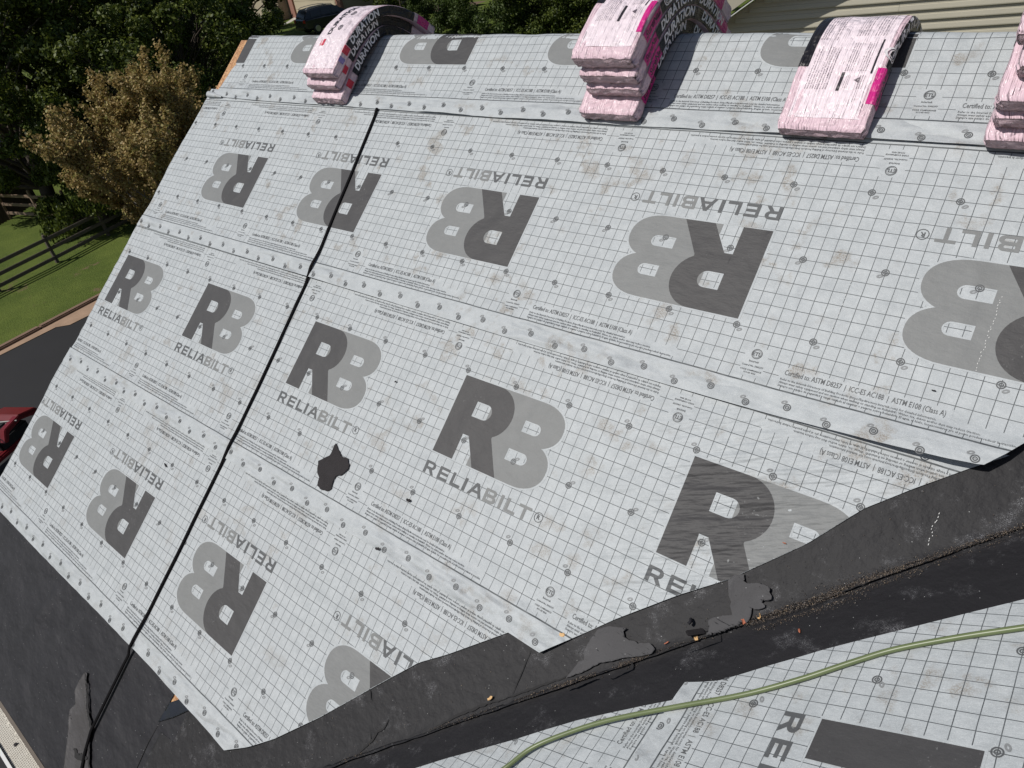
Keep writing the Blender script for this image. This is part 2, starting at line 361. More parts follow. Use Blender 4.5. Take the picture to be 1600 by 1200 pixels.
# the parts of the B that show beside the R
halo = tess([[(-0.18, -0.12), (9.6, -0.14)] + arc(9.45, 2.12, 3.22, 2.26, -88, 60, 14, 2.25) + arc(9.45, 5.85, 3.27, 2.24, -60, 90, 14, 2.25) + [(-0.18, H + 0.14)],
             [(2.42, -0.02), (2.42, 2.45), (3.2, 2.45), (4.9, -0.02)], dhole(2.66, 4.5, 4.52, 5.8, 0.7), dhole(8.5, 10.16, 4.9, 5.74, 0.5), dhole(8.02, 10.03, 2.05, 2.88, 0.5)])
def strokeletters():
    """RELIABILT in bold extended capitals, unit: print cells, baseline -2.2, top -1.0"""
    b, t, s = -2.22, -1.0, 0.30; D = []; G = []
    x = -0.05
    D.append([ [(x, b), (x + s, b), (x + s, b + .42), (x + .62, b + .42), (x + .98, b), (x + 1.36, b), (x + .98, b + .46)] + arc(x + .86, t - .38, .42, .38, -75, 90, 8) + [(x, t)], dhole(x + s, x + .98, t - .54, t - .24, .15)])
    x = 1.75; D.append([[(x, b), (x + 1.25, b), (x + 1.25, b + .25), (x + s, b + .25), (x + s, b + .49), (x + 1.15, b + .49), (x + 1.15, b + .74), (x + s, b + .74), (x + s, t - .25), (x + 1.25, t - .25), (x + 1.25, t), (x, t)]])
    x = 3.42; D.append([[(x, b), (x + 1.2, b), (x + 1.2, b + .26), (x + s, b + .26), (x + s, t), (x, t)]])
    x = 4.95; D.append([rect(x, b, x + s, t)])
    x = 5.62; D.append([[(x, b), (x + .32, b), (x + .50, b + .30), (x + 1.16, b + .30), (x + 1.34, b), (x + 1.68, b), (x + 1.0, t), (x + .68, t)], [(x + .62, b + .53), (x + .84, t - .30), (x + 1.05, b + .53)]])
    x = 7.48; G.append([[(x, b)] + arc(x + .95, b + .34, .42, .34, -90, 70, 8) + arc(x + .90, t - .31, .38, .31, -70, 90, 8) + [(x, t)], dhole(x + s, x + 1.05, b + .24, b + .48, .12), dhole(x + s, x + .98, t - .46, t - .24, .11)])
    x = 9.25; G.append([rect(x, b, x + s, t)])
    x = 9.98; G.append([[(x, b), (x + 1.15, b), (x + 1.15, b + .26), (x + s, b + .26), (x + s, t), (x, t)]])
    x = 11.3; G.append([[(x + .52, b), (x + .82, b), (x + .82, t - .26), (x + 1.34, t - .26), (x + 1.34, t), (x, t), (x, t - .26), (x + .52, t - .26)]])
    return np.concatenate([tess(l) for l in D]), np.concatenate([tess(l) for l in G])
REL_D, REL_G = strokeletters()
_fc = {}
def ftext(body, size, off=0.0, res=1, shear=0.0):
    key = (body, size, off, res, shear)
    if key in _fc: return _fc[key]
    c = bpy.data.curves.new('t', 'FONT'); c.body = body; c.size = size; c.offset = off; c.resolution_u = res; c.shear = shear; c.fill_mode = 'FRONT'
    o = bpy.data.objects.new('t', c); COL.objects.link(o); bpy.context.view_layer.update()
    dg = bpy.context.evaluated_depsgraph_get(); me = bpy.data.meshes.new_from_object(o.evaluated_get(dg)); me.calc_loop_triangles()
    n = len(me.vertices); V = np.zeros(n * 3); me.vertices.foreach_get('co', V); V = V.reshape(-1, 3)[:, :2]
    t = np.zeros(len(me.loop_triangles) * 3, dtype=np.int32); me.loop_triangles.foreach_get('vertices', t)
    bpy.data.objects.remove(o); bpy.data.curves.remove(c); bpy.data.meshes.remove(me)
    T = V[t.reshape(-1, 3)]; _fc[key] = T; return T
def place(T, x, y, rot=0.0, width=None, sc=1.0, anchor='l', height=None):
    T = T.copy(); lo = T.reshape(-1, 2).min(0); hi = T.reshape(-1, 2).max(0); T[:, :, 0] -= lo[0]
    kx = width / (hi[0] - lo[0]) if width else sc; ky = (height / (hi[1] - lo[1])) if height else sc
    if width and not height: ky = sc
    T = T * np.array([kx, ky]); W_ = (hi[0] - lo[0]) * kx
    if anchor == 'c': T[:, :, 0] -= W_ / 2
    c, s_ = math.cos(R(rot)), math.sin(R(rot)); T = T @ np.array([[c, s_], [-s_, c]])
    return T + np.array([x, y])
CERT = 'Certified to: ASTM D8257  |  ICC-ES AC188  |  ASTM E108 (Class A)'
SM = ['Refer to the Intertek Directory of Building Products (https://bpdirectory.intertek.com) for detailed information.',
      'Always wear safety equipment and use caution when walking or standing on Reliabilt\u00ae. Water, ice, debris and/or dust may reduce traction.',
      'Siempre use equipo de seguridad y tenga cuidado al caminar o pararse sobre Reliabilt\u00ae. El agua, el hielo, los escombros y/o el polvo pueden reducir la tracci\u00f3n.']
def text_block():
    """in print cells, upright, origin at (start of Certified, its baseline)"""
    out = [place(ftext(CERT, 0.62, 0.004, 2), 0, 0, width=10.75, sc=0.95)]
    for i, (t, wd) in enumerate(zip(SM, (10.5, 13.1, 15.1))):
        out.append(place(ftext(t, 0.27, 0.003, 1), -0.15, -0.42 - 0.265 * i, width=wd, sc=0.95))
    return out
def etl_block():
    o = [ring(0, 0, .36, .42), ring(0, 0, .29, .315), place(ftext('ETL', .42, .012, 2), 0, -.15, anchor='c'),
         place(ftext('Intertek', .24, .003), 0, -.72, anchor='c'), place(ftext('Control No. 5005377', .19, .004), 0, -1.08, anchor='c'),
         place(ftext('CODE COMPLIANCE', .18, .004), 0, -1.46, anchor='c'), place(ftext('ICC-ES 4366', .18, .004), 0, -1.68, anchor='c')]
    return o
TB = text_block(); EB = etl_block()
TBc, TBs = TB[0], np.concatenate(TB[1:]); EBa = np.concatenate(EB)
def rotc(T, cx, cy):                    # half turn about a centre
    return np.array([2 * cx, 2 * cy]) - T
MARK = np.concatenate([ring(0, 0, .205, .285, 16), ring(0, 0, .085, .155, 12), tess([ell(0, 0, .035, .035, 0, 6)])])
GH = tess([ell(0, 0, .23, .14, 25), ell(0, 0, .10, .045, 25)])
def period_print():
    """all print of one 24-cell period, as soups per ink"""
    small, ghost, cert, plain = [], [], [], []
    c0 = 2.02
    for a in range(0, 24, 6):
        for bb, da, gx, gy in ((c0 + 6.42, 0, -.43, .36), (c0 - 6.42, 0, -.48, .38), (c0, 3, .20, .34)):
            cert.append(MARK + np.array([a + da - .08, bb])); ghost.append(GH + np.array([a + da + gx, bb + gy]))
    for i, a in enumerate(range(0, 24, 3)):
        d = 11.88 if i % 2 else 12.35
        cert.append(MARK + np.array([a - .2, c0 - d])); ghost.append(GH + np.array([a - .7, c0 - d + .37]))
        d = 12.35 if i % 2 else 11.88
        cert.append(MARK + np.array([a - .1, c0 + d])); ghost.append(GH + np.array([a + .22, c0 + d - .34]))
    # lower block, upright
    cert.append(TBc + np.array([-4.25, -7.35])); small.append(TBs + np.array([-4.25, -7.40]))
    cert.append(EBa[:0] if False else EBa + np.array([-6.83, -6.40]))
    plain += [tess([rect(-4.6, -7.52, 6.9, -6.78)]), tess([rect(-4.6, -8.28, 10.85, -7.50)]), tess([rect(-7.75, -8.3, -5.95, -5.85)])]
    # upper block, half turned
    cx, cy = -4.98, 11.46
    f = lambda T, ox, oy: np.array([cx + ox, cy + oy]) - T
    cert.append(np.array([cx, cy]) - TBc); small.append(np.array([cx, cy + .05]) - TBs)
    cert.append(np.array([-2.50, 10.42]) - EBa)
    plain += [tess([rect(cx - 11.1, cy - .6, cx + .35, cy + .15)]), tess([rect(cx - 15.2, cy + .13, cx + .35, cy + .90)]), tess([rect(-3.4, 9.9, -1.6, 12.35)])]
    for aa in (13.5,):
        cert.append(ring(aa, -1.45, .38, .44)); cert.append(place(ftext('R', .55, .015), aa, -1.62, anchor='c'))
    return dict(inkS=np.concatenate(small), inkT=np.concatenate(cert), inkG=np.concatenate(ghost), plain=np.concatenate(plain))
PP = period_print()

# ------------------------------------------------------------------ sheets
def interp(pts):
    xs = [p[0] for p in pts]; ys = [p[1] for p in pts]
    def f(x):
        if x <= xs[0]: return ys[0] + (x - xs[0]) * (ys[1] - ys[0]) / (xs[1] - xs[0])
        for i in range(len(xs) - 1):
            if x <= xs[i + 1]: return ys[i] + (x - xs[i]) * (ys[i + 1] - ys[i]) / (xs[i + 1] - xs[i])
        return ys[-1] + (x - xs[-1]) * (ys[-1] - ys[-2]) / (xs[-1] - xs[-2])
    return f
def ink_object(name, T, key, sheet, frm, kind=None, eps=0.0009, step=None, bounds=None, cut=None):
    """T in print cells -> surface (u,v) by frm['to'] -> clipped at the sheet's ends -> world"""
    if len(T) == 0: return None
    o_, A_, B_ = frm['o'], frm['a'], frm['b']
    Q = o_ + CELL * (T[:, :, 0:1] * A_ + T[:, :, 1:2] * B_)
    u0, u1, v0, v1 = bounds
    mn, mx = Q.min(1), Q.max(1)
    Q = Q[(mx[:, 0] > u0) & (mn[:, 0] < u1) & (mx[:, 1] > v0) & (mn[:, 1] < v1)]
    for nx, ny, d in ((1, 0, u1), (-1, 0, -u0), (0, 1, v1), (0, -1, -v0)): Q = clip(Q, nx, ny, d)
    if cut is not None and len(Q):      # cut = polyline [(v,u)...] the sheet ends at: keep u <= line
        out = []; far = Q[:, :, 0].max(1)
        safe = far < min(p[1] for p in cut) ; out.append(Q[safe]); Q = Q[~safe]
        vs = [-9] + [p[0] for p in cut[1:-1]] + [9]
        for i in range(len(cut) - 1):
            (va, ua), (vb, ub) = cut[i], cut[i + 1]
            B = clip(clip(Q, 0, 1, vs[i + 1]), 0, -1, -vs[i])
            k = (ub - ua) / (vb - va); B = clip(B, 1, -k, ua - k * va - 0.001); out.append(B)
        Q = np.concatenate(out)
    if len(Q) == 0: return None
    if step: Q = splitgrid(Q, step)
    ar = np.abs((Q[:, 1, 0] - Q[:, 0, 0]) * (Q[:, 2, 1] - Q[:, 0, 1]) - (Q[:, 2, 0] - Q[:, 0, 0]) * (Q[:, 1, 1] - Q[:, 0, 1]))
    Q = Q[ar > 1e-10]
    if len(Q) == 0: return None
    fl = np.round(Q.reshape(-1, 2), 6); un, inv = np.unique(fl, axis=0, return_inverse=True); inv = inv.reshape(-1)
    V = [frm['map'](x, y, frm['h'](x, y) + eps) for x, y in un]
    ob = mesh_np(name, V, inv.reshape(-1, 3), M[key], sheet, smooth=True)
    if kind: ob['kind'] = kind
    return ob
def make_sheet(name, label, frm, v0, v1, uL, uR, du=0.022, dv=0.02, bounds=None, cut=None, logos=(), periods=(), plain_small=True):
    """structured strip: rows from edge v0(u) to v1, columns from uL(v) to uR(v)"""
    root = empty(name, frm['map'](*frm['base'], 0.0)); tag(root, label, 'underlayment', 'underlayment sheets on the roof')
    nv = int((v1 - frm['vmin']) / dv); nu = int((frm['umax'] - frm['umin']) / du)
    V = []; UV = []; F = []
    Ai = frm['a'] / (CELL); Bi = frm['b'] / (CELL)
    for j in range(nv + 1):
        for i in range(nu + 1):
            t = j / nv; vm = frm['vmin'] + (v1 - frm['vmin']) * t; ul, ur = uL(vm), uR(vm)
            u = ul + (ur - ul) * i / nu
            v = v0(u) + (v1 - v0(u)) * t
            V.append(frm['map'](u, v, frm['h'](u, v)))
            d = np.array([u, v]) - frm['o']; UV.append((d @ Ai, d @ Bi))
    for j in range(nv):
        for i in range(nu): q = j * (nu + 1) + i; F.append((q, q + 1, q + nu + 2, q + nu + 1))
    mesh_np('sheet_body', V, F, M['sheet'], root, uv=UV, smooth=True)
    kw = dict(bounds=bounds, cut=cut)
    for k in logos:
        off = np.array([24.0 * k, 0])
        ink_object('logo_margin', halo + off, 'plain', root, frm, eps=0.0006, step=0.03, **kw)
        b_ = ink_object('printed_logo', Bg + off, 'inkB', root, frm, eps=0.0010, step=0.03, **kw)
        ink_object('printed_logo', Rg + off, 'inkR', root, frm, eps=0.0014, step=0.03, **kw)
        ink_object('printed_name', REL_D + off, 'inkT', root, frm, eps=0.0010, step=0.05, **kw)
        ink_object('printed_name', REL_G + off, 'inkB', root, frm, eps=0.0010, step=0.05, **kw)
    for key, nm, st, ep in (('inkT', 'printed_mark', None, 0.0012), ('inkG', 'printed_mark', None, 0.0010), ('inkS', 'printed_text', None, 0.0011)):
        ps = periods
        T = np.concatenate([PP[key] + np.array([24.0 * k, 0]) for k in ps])
        ink_object(nm, T, key, root, frm, kind='stuff', eps=ep, step=st, **kw)
    return root
def wrinkle(u, v, sd, edge_v, amp=1.0, edge_amp=1.0):
    h = 0.0022 * nz(u * 2.1, v * 2.1, sd) + 0.0012 * nz(u * 5.0, v * 7.5, sd + 3)
    d = v - edge_v
    if d < 0.16:
        k = (1 - d / 0.16) ** 1.5
        h += k * edge_amp * (0.0035 + 0.0045 * max(0, nz(u * 3.1, 0.3, sd + 9)) * 2 + 0.0016 * nz(u * 11, v * 4, sd + 5))
    return h * amp

# ------------------------------------------------------------------ GROUND
def ss(x, a, b):
    t = min(max((x - a) / (b - a), 0), 1); return t * t * (3 - 2 * t)
def grass_mat():
    m_, n, b = newmat('lawn_grass'); p = pos(n)
    a = noise_n(n, p, 0.55, 6, 0.7, 0.30, 0.70); f = noise_n(n, mapped(n, p, (3.0, 9.0, 3.0), (0, 0, 0.5)), 1.0, 5, 0.7); g = noise_n(n, p, 22, 4, 0.75)
    c = mixc(n, a, (0.080, 0.125, 0.018), (0.170, 0.220, 0.040)); c = mixc(n, math_n(n, 'MULTIPLY', f, 0.5), c, (0.115, 0.130, 0.045))
    c = mixc(n, math_n(n, 'MULTIPLY', g, 0.6), c, (0.038, 0.060, 0.012))
    c = mixc(n, noise_n(n, p, 1.3, 4, 0.7, 0.60, 0.72), c, (0.16, 0.125, 0.065))
    L(n, c, b.inputs['Base Color']); b.inputs['Roughness'].default_value = 0.9; b.inputs['Specular IOR Level'].default_value = 0.15
    bump(n, b, g, 0.9, 0.06); return m_
M['grass'] = grass_mat()
xs = np.concatenate([np.linspace(-320, -60, 40), np.linspace(-58, 20, 90), np.linspace(26, 260, 24)])
ys = np.concatenate([np.linspace(-160, -22, 16), np.linspace(-20, 60, 90), np.linspace(66, 420, 40)])
V = [(x, y, gz(x, y) + 0.05 * nz(x * .4, y * .4) - (0.05 if -19 < x < 6 and y < 9 else 0)) for y in ys for x in xs]
nx_ = len(xs); F = [(j * nx_ + i, j * nx_ + i + 1, (j + 1) * nx_ + i + 1, (j + 1) * nx_ + i) for j in range(len(ys) - 1) for i in range(nx_ - 1)]
tag(mesh_np('ground', V, F, M['grass'], smooth=True), kind='structure')
M['asphalt'] = simple('sealed_asphalt', (0.011, 0.0105, 0.0115), 0.75, 1.2, 0.30, 0.3, fine=60)
def strip(name, pts, mat, z=0.03, kind='structure'):
    mb = MB(); mb.poly([(x, y, -6.5 + z) for x, y in pts]); return tag(mb.build(name, mat), kind=kind)
LA = lambda y: -17.55 - .165 * (y - 1.65)
strip('driveway', [(LA(-24) + .1, -24), (-1.0, -24), (-1.0, 7.4), (LA(7.4) + .1, 7.4)], M['asphalt'], 0.06)
M['kerb'] = simple('weathered_kerb', (0.20, 0.125, 0.085), 0.85, 3, 0.35, 0.5)
M['soil'] = simple('pale_edge_strip', (0.36, 0.24, 0.16), 0.9, 2.5, 0.35, 0.5)
mb = MB(); a_, b_ = Vector((LA(-24), -24, -6.45)), Vector((LA(7.4), 7.4, -6.45)); dd = (b_ - a_); q_ = dd.to_track_quat('Y', 'Z').to_matrix()
for k in range(14):
    c_ = a_ + dd * ((k + .5) / 14); mb.box(c_ + Vector((0, 0, 0.03)), (0.20, dd.length / 14 - .02, 0.16), q_, 0.03)
tag(mb.build('kerb', M['kerb']), kind='structure')
mb = MB()
mb.poly([(LA(-6) + .12, -6, -6.425), (LA(-6) + .30, -6, -6.425), (LA(1.5) + .38, 1.5, -6.425), (LA(3.2) + .50, 3.2, -6.425), (LA(3.5) + .85, 3.5, -6.425), (LA(7.4) + 1.2, 7.4, -6.425), (LA(7.4) + .12, 7.4, -6.425)]); tag(mb.build('verge_strip', M['soil']), kind='structure')

# ------------------------------------------------------------------ THE HOUSE BELOW THE ROOF
M['siding_w'] = simple('painted_siding', (0.55, 0.53, 0.47), 0.6, 2, 0.08)
M['white'] = simple('white_metal', (0.74, 0.74, 0.72), 0.35, 3, 0.06)
M['brownmetal'] = simple('brown_drip_edge', (0.13, 0.105, 0.085), 0.45, 9, 0.3)
house = tag(empty('house', (2.5, 0, -6.5)), 'house under the re-roofing work, its sloped roof deck carrying the printed grey sheets', 'house')
uE = 6.9
mb = MB()          # main slope deck and back slope
TH_D = 0.016
def slab(pts, h0, h1): 
    bot = [Vector(P1(u, v, h0)) for u, v in pts]; top = [Vector(P1(u, v, h1)) for u, v in pts]
    vs = [mb.bm.verts.new(p) for p in bot + top]; k = len(pts)
    mb.bm.faces.new(vs[:k][::-1]); mb.bm.faces.new(vs[k:])
    for i in range(k): mb.bm.faces.new((vs[i], vs[(i + 1) % k], vs[k + (i + 1) % k], vs[k + i]))
slab([(-0.06, -2.46), (2.55, -2.46), (7.3, vr(7.3) - .03), (-0.06, vr(0) - .03)], -TH_D, 0.0)
mb.build('roof_deck', M['osb'], house)
mb = MB(); yr, zr = 2.27 * CT, 2.27 * ST
pts = [(-0.06, yr + 0.06, zr - 0.12), (8.5, yr + 0.06, zr - 0.12), (8.5, yr + 2.6, zr - 0.12 - 2.6 * math.tan(TH)), (-0.06, yr + 2.6, zr - 0.12 - 2.6 * math.tan(TH))]
mb.poly(pts, (0, 0, -0.02)); mb.build('back_roof_deck', M['osb'], house)
mb = MB()
pts = [P2(y, s, -0.03) for y, s in ((-4.6, -4.2), (-4.6, 2.3), (2.9, 2.3), (1.9, 2.3))]
def vy(s): return (0.165 + S2 * s) / math.tan(TH)
mb.poly([P2(-4.6, -3.0, -0.03), P2(-4.6, 2.3, -0.03), P2(vy(2.3), 2.3, -0.03), P2(vy(-3.0), -3.0, -0.03)], (0, 0, -0.02))
mb.build('side_roof_deck', M['osb'], house)
mb = MB(); ye = -2.46 * CT + .3
mb.box((4.6, yr / 2 + 1.0, -4.2), (8.9, yr * 2 + 1.9, 4.7)); mb.build('wall', M['siding_w'], house)
mb = MB(); mb.poly([(0.12, -1.7, -1.95), (0.12, yr + 1.9, -1.95), (0.12, yr + 1.9, zr - 1.75), (0.12, yr, zr - 0.2), (0.12, -1.7, -1.70)], (0.1, 0, 0)); mb.build('gable_wall', M['siding_w'], house)
mb = MB(); mb.poly([P1(-0.085, -2.46, -.012), P1(-0.085, 2.26, -.012), P1(-0.085, 2.30, -.17), P1(-0.085, -2.46, -.17)], (0.02, 0, 0)); mb.build('rake_board', M['white'], house)
mb = MB(); mb.poly([P1(-0.08, -2.475, 0.006), P1(3.2, -2.475, 0.006), P1(3.2, -2.455, 0.006), P1(-0.08, -2.455, 0.006)], (0, 0, -.004)); 
mb.poly([P1(-0.08, -2.478, 0.006), P1(3.2, -2.478, 0.006), P1(3.2, -2.50, -0.035), P1(-0.08, -2.50, -0.035)], (0, .003, -.001)); mb.build('drip_edge', M['brownmetal'], house)
# gutter with a honeycomb leaf guard
def guard_mat():
    m_, n, b = newmat('perforated_guard'); p = pos(n)
    v = N(n, 'ShaderNodeTexVoronoi', feature='DISTANCE_TO_EDGE'); v.inputs['Scale'].default_value = 1.0; v.inputs['Randomness'].default_value = 0.35
    L(n, mapped(n, p, (62, 105, 40)), v.inputs['Vector'])
    ho = math_n(n, 'GREATER_THAN', v.outputs['Distance'], 0.17)
    c = mixc(n, noise_n(n, p, 18, 4), (0.66, 0.63, 0.56), (0.52, 0.48, 0.40)); c = mixc(n, math_n(n, 'MULTIPLY', ho, 0.85), c, (0.20, 0.18, 0.15))
    L(n, c, b.inputs['Base Color']); b.inputs['Roughness'].default_value = 0.45; bump(n, b, math_n(n, 'SUBTRACT', 1.0, ho), 0.8, 0.003); return m_
M['guard'] = guard_mat()
y0, z0 = P1(0, -2.50, -0.03)[1:]
mb = MB(); mb.poly([(-0.1, y0 - .005, z0), (3.3, y0 - .005, z0), (3.3, y0 - .105, z0 - .014), (-0.1, y0 - .105, z0 - .014)], (0, 0, -.004)); mb.build('gutter_guard', M['guard'], house)
mb = MB(); prof = [(0.0, -.006), (0, -.12), (-.09, -.12), (-.125, -.05), (-.125, .004), (-.108, .004), (-.108, -.022)]
for (a, b2) in zip(prof[:-1], prof[1:]): mb.poly([(-0.1, y0 + a[0], z0 + a[1]), (3.3, y0 + a[0], z0 + a[1]), (3.3, y0 + b2[0], z0 + b2[1]), (-0.1, y0 + b2[0], z0 + b2[1])])
mb.build('gutter', M['white'], house)

# ------------------------------------------------------------------ BLACK MEMBRANES
def val(v): return 5.091 + 1.030 * v
TT2 = math.tan(T2)
def PV(u, v, h=0.0):
    z1 = v * ST; z2 = 0.165 + (u - 5.367) * TT2; d = z1 - z2; k = 0.035
    z = 0.5 * (z1 + z2 + math.sqrt(d * d + k * k)) if u > val(v) - .5 else z1
    if u > val(v) - .5: z -= 0.5 * (math.sqrt(d * d + k * k) - abs(d)) * 0.0
    if z1 >= z2: return (u, v * CT - h * ST, z + h * CT)
    return (u - h * S2, v * CT, z + h * C2)
def grid_obj(name, fn, nu, nv, mat, parent=None):
    V = []; F = []
    for j in range(nv + 1):
        for i in range(nu + 1): V.append(fn(i / nu, j / nv))
    for j in range(nv):
        for i in range(nu): q = j * (nu + 1) + i; F.append((q, q + 1, q + nu + 2, q + nu + 1))
    return mesh_np(name, V, F, mat, parent, smooth=True)
def f_e(s, t):
    v = -2.47 + 1.15 * t; u = -0.09 + ((2.60 if v < -1.72 else 2.568) - (-0.09)) * s + (0.012 * nz(v * 9, 1) if s in (0, 1) else 0)
    h = 0.0025 + 0.0030 * (nz(u * 1.3, v * 2.3, 5) + .5) + 0.010 * math.exp(-((u - 1.15 - .35 * (v + 1.9)) / .05) ** 2) * ss(-abs(v + 1.9), -.35, 0)
    return P1(u, v, h)
tag(grid_obj('eave_membrane', f_e, 120, 50, M['memb']), 'smooth black membrane covering the eave in the lower left corner of the roof', 'membrane')
def f_e2(s, t):
    v = -2.47 + 1.15 * t; u0 = 2.555 + .01 * nz(v * 7, 2) + (0.105 if v > -1.72 else 0); u = u0 + (4.2 - u0) * s
    return P1(u, v, 0.0078 - .003 * ss(s, 0.1, .6) + 0.0015 * nz(u * 2, v * 2, 8))
tag(grid_obj('eave_membrane', f_e2, 60, 40, M['memb']), 'black membrane sheet overlapping right of the thin straight seam near the bottom edge', 'membrane')
def f_v(s, t):
    v = -2.47 + 4.47 * t; ul = max(val(v) - .80, 2.72) if v < -1.3 else val(v) - .80; u = ul + (val(v) + 1.1 - ul) * s
    return PV(u, v, 0.0095 if u < val(v) else 0.003 + 0.002 * nz(u * 3, v * 3, 2)) if u < val(v) - .02 else PV(u, v, 0.004 + 0.003 * max(0, nz(u * 2.2, v * 2.2, 2)))
valley = empty('valley_membrane', PV(4.6, -.45)); tag(valley, 'wide black torn membrane running diagonally along the valley between both roofs', 'membrane')
grid_obj('lower_layer', f_v, 110, 200, M['memb2'], valley)
def jag(v): return 0.012 + 0.018 * nz(v * 3.0, 4.2) + 0.010 * nz(v * 14, 1.2) + 0.004 * nz(v * 50, 7.7)
def f_v2(s, t):
    v = -2.47 + 4.27 * t; uj = val(v) + jag(v) + .01; ul = val(v) - 0.93 - .05 * nz(v * 1.1, 3); ul = max(ul, 2.60 if v < -1.82 else 2.73) if v < -1.3 else ul; u = ul + (uj - ul) * s
    h = 0.0135 + 0.002 * nz(u * 3, v * 3, 6) + 0.004 * ss(s, .90, 1.0) * (1 + nz(v * 5, 2.2)) - 0.006 * (1 - ss(s, 0, .03))
    return PV(u, v, h)
grid_obj('upper_layer', f_v2, 90, 260, M['memb2'], valley)
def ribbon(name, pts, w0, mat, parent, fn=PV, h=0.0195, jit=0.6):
    """a narrow jagged dark strip, the shade of a torn edge laid on as colour"""
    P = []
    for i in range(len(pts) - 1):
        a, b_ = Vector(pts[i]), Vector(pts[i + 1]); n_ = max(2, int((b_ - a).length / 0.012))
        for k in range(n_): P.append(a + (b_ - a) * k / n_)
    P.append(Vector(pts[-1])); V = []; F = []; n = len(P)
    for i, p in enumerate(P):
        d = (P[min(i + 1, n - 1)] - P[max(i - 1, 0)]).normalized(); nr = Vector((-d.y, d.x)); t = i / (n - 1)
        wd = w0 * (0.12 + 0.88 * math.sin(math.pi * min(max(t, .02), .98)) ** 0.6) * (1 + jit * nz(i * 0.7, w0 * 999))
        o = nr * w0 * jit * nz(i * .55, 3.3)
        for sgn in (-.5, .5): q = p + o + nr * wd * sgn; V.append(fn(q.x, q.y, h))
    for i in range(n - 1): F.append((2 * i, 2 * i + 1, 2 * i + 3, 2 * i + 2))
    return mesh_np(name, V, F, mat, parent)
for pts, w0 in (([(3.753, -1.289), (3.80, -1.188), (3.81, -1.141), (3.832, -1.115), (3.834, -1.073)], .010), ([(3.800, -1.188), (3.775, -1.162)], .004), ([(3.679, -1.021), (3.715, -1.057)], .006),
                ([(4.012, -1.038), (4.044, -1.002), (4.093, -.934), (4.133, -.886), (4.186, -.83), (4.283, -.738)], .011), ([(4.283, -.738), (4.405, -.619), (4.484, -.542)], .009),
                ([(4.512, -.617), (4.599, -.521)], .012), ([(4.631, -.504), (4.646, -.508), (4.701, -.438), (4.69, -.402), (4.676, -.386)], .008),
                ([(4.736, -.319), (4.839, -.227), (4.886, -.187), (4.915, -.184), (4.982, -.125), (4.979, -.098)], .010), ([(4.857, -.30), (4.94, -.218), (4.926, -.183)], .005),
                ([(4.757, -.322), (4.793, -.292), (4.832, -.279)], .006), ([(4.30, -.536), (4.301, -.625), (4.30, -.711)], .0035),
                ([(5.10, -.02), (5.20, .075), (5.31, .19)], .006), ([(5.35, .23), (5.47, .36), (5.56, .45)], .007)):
    ribbon('tear_shade', pts, w0, M['dark'], valley)  # dark strips stand in for the shadows under torn membrane edges
def patch(name, pts, h, th, mat, fn=PV, parent=None, curl=0.0, step=0.012, jit=0.004, sd=0.0):
    """an irregular flat piece with real thickness following the surface, edges ragged, optionally curling"""
    P = []; n = len(pts)
    for i in range(n):
        a, b_ = Vector(pts[i]), Vector(pts[(i + 1) % n]); k_ = max(1, int((b_ - a).length / 0.008)); nr = Vector((-(b_ - a).y, (b_ - a).x)).normalized()
        for k in range(k_): q = a + (b_ - a) * k / k_; P.append(q + nr * (jit * nz(q.x * 60, q.y * 60, sd) if k else 0))
    T = splitgrid(tess([[(p.x, p.y) for p in P]]), step)
    fl = np.round(T.reshape(-1, 2), 6); un, inv = np.unique(fl, axis=0, return_inverse=True); inv = inv.reshape(-1, 3)
    B = np.array([(p.x, p.y) for p in P])
    V = []; 
    for x, y in un:
        d = float(np.min(np.hypot(B[:, 0] - x, B[:, 1] - y)))
        z = h + 0.0025 * nz(x * 14, y * 14, sd) + curl * max(0, 1 - d / .02) * max(0, nz(x * 9, y * 9, sd + 2) + .3)
        V.append(fn(x, y, z))
    o = mesh_np(name, V, inv, mat, parent, smooth=True)
    sd_ = o.modifiers.new('thickness', 'SOLIDIFY'); sd_.thickness = th; sd_.offset = 0
    return o
tag(patch('membrane_scrap', [(4.476, -0.554), (4.489, -0.514), (4.497, -0.479), (4.514, -0.464), (4.5, -0.434), (4.504, -0.389), (4.517, -0.343), (4.547, -0.317), (4.604, -0.294), (4.616, -0.291), (4.609, -0.306), (4.62, -0.322), (4.64, -0.324), (4.66, -0.317), (4.674, -0.319), (4.713, -0.299), (4.74, -0.311), (4.736, -0.331), (4.708, -0.354), (4.67, -0.377), (4.642, -0.394), (4.618, -0.416), (4.577, -0.443), (4.551, -0.475), (4.521, -0.515)], .0235, .0035, M['scrap'], curl=.006, jit=.003, sd=1),
    'large torn light grey membrane scrap lying in the middle of the black valley strip', 'scrap')
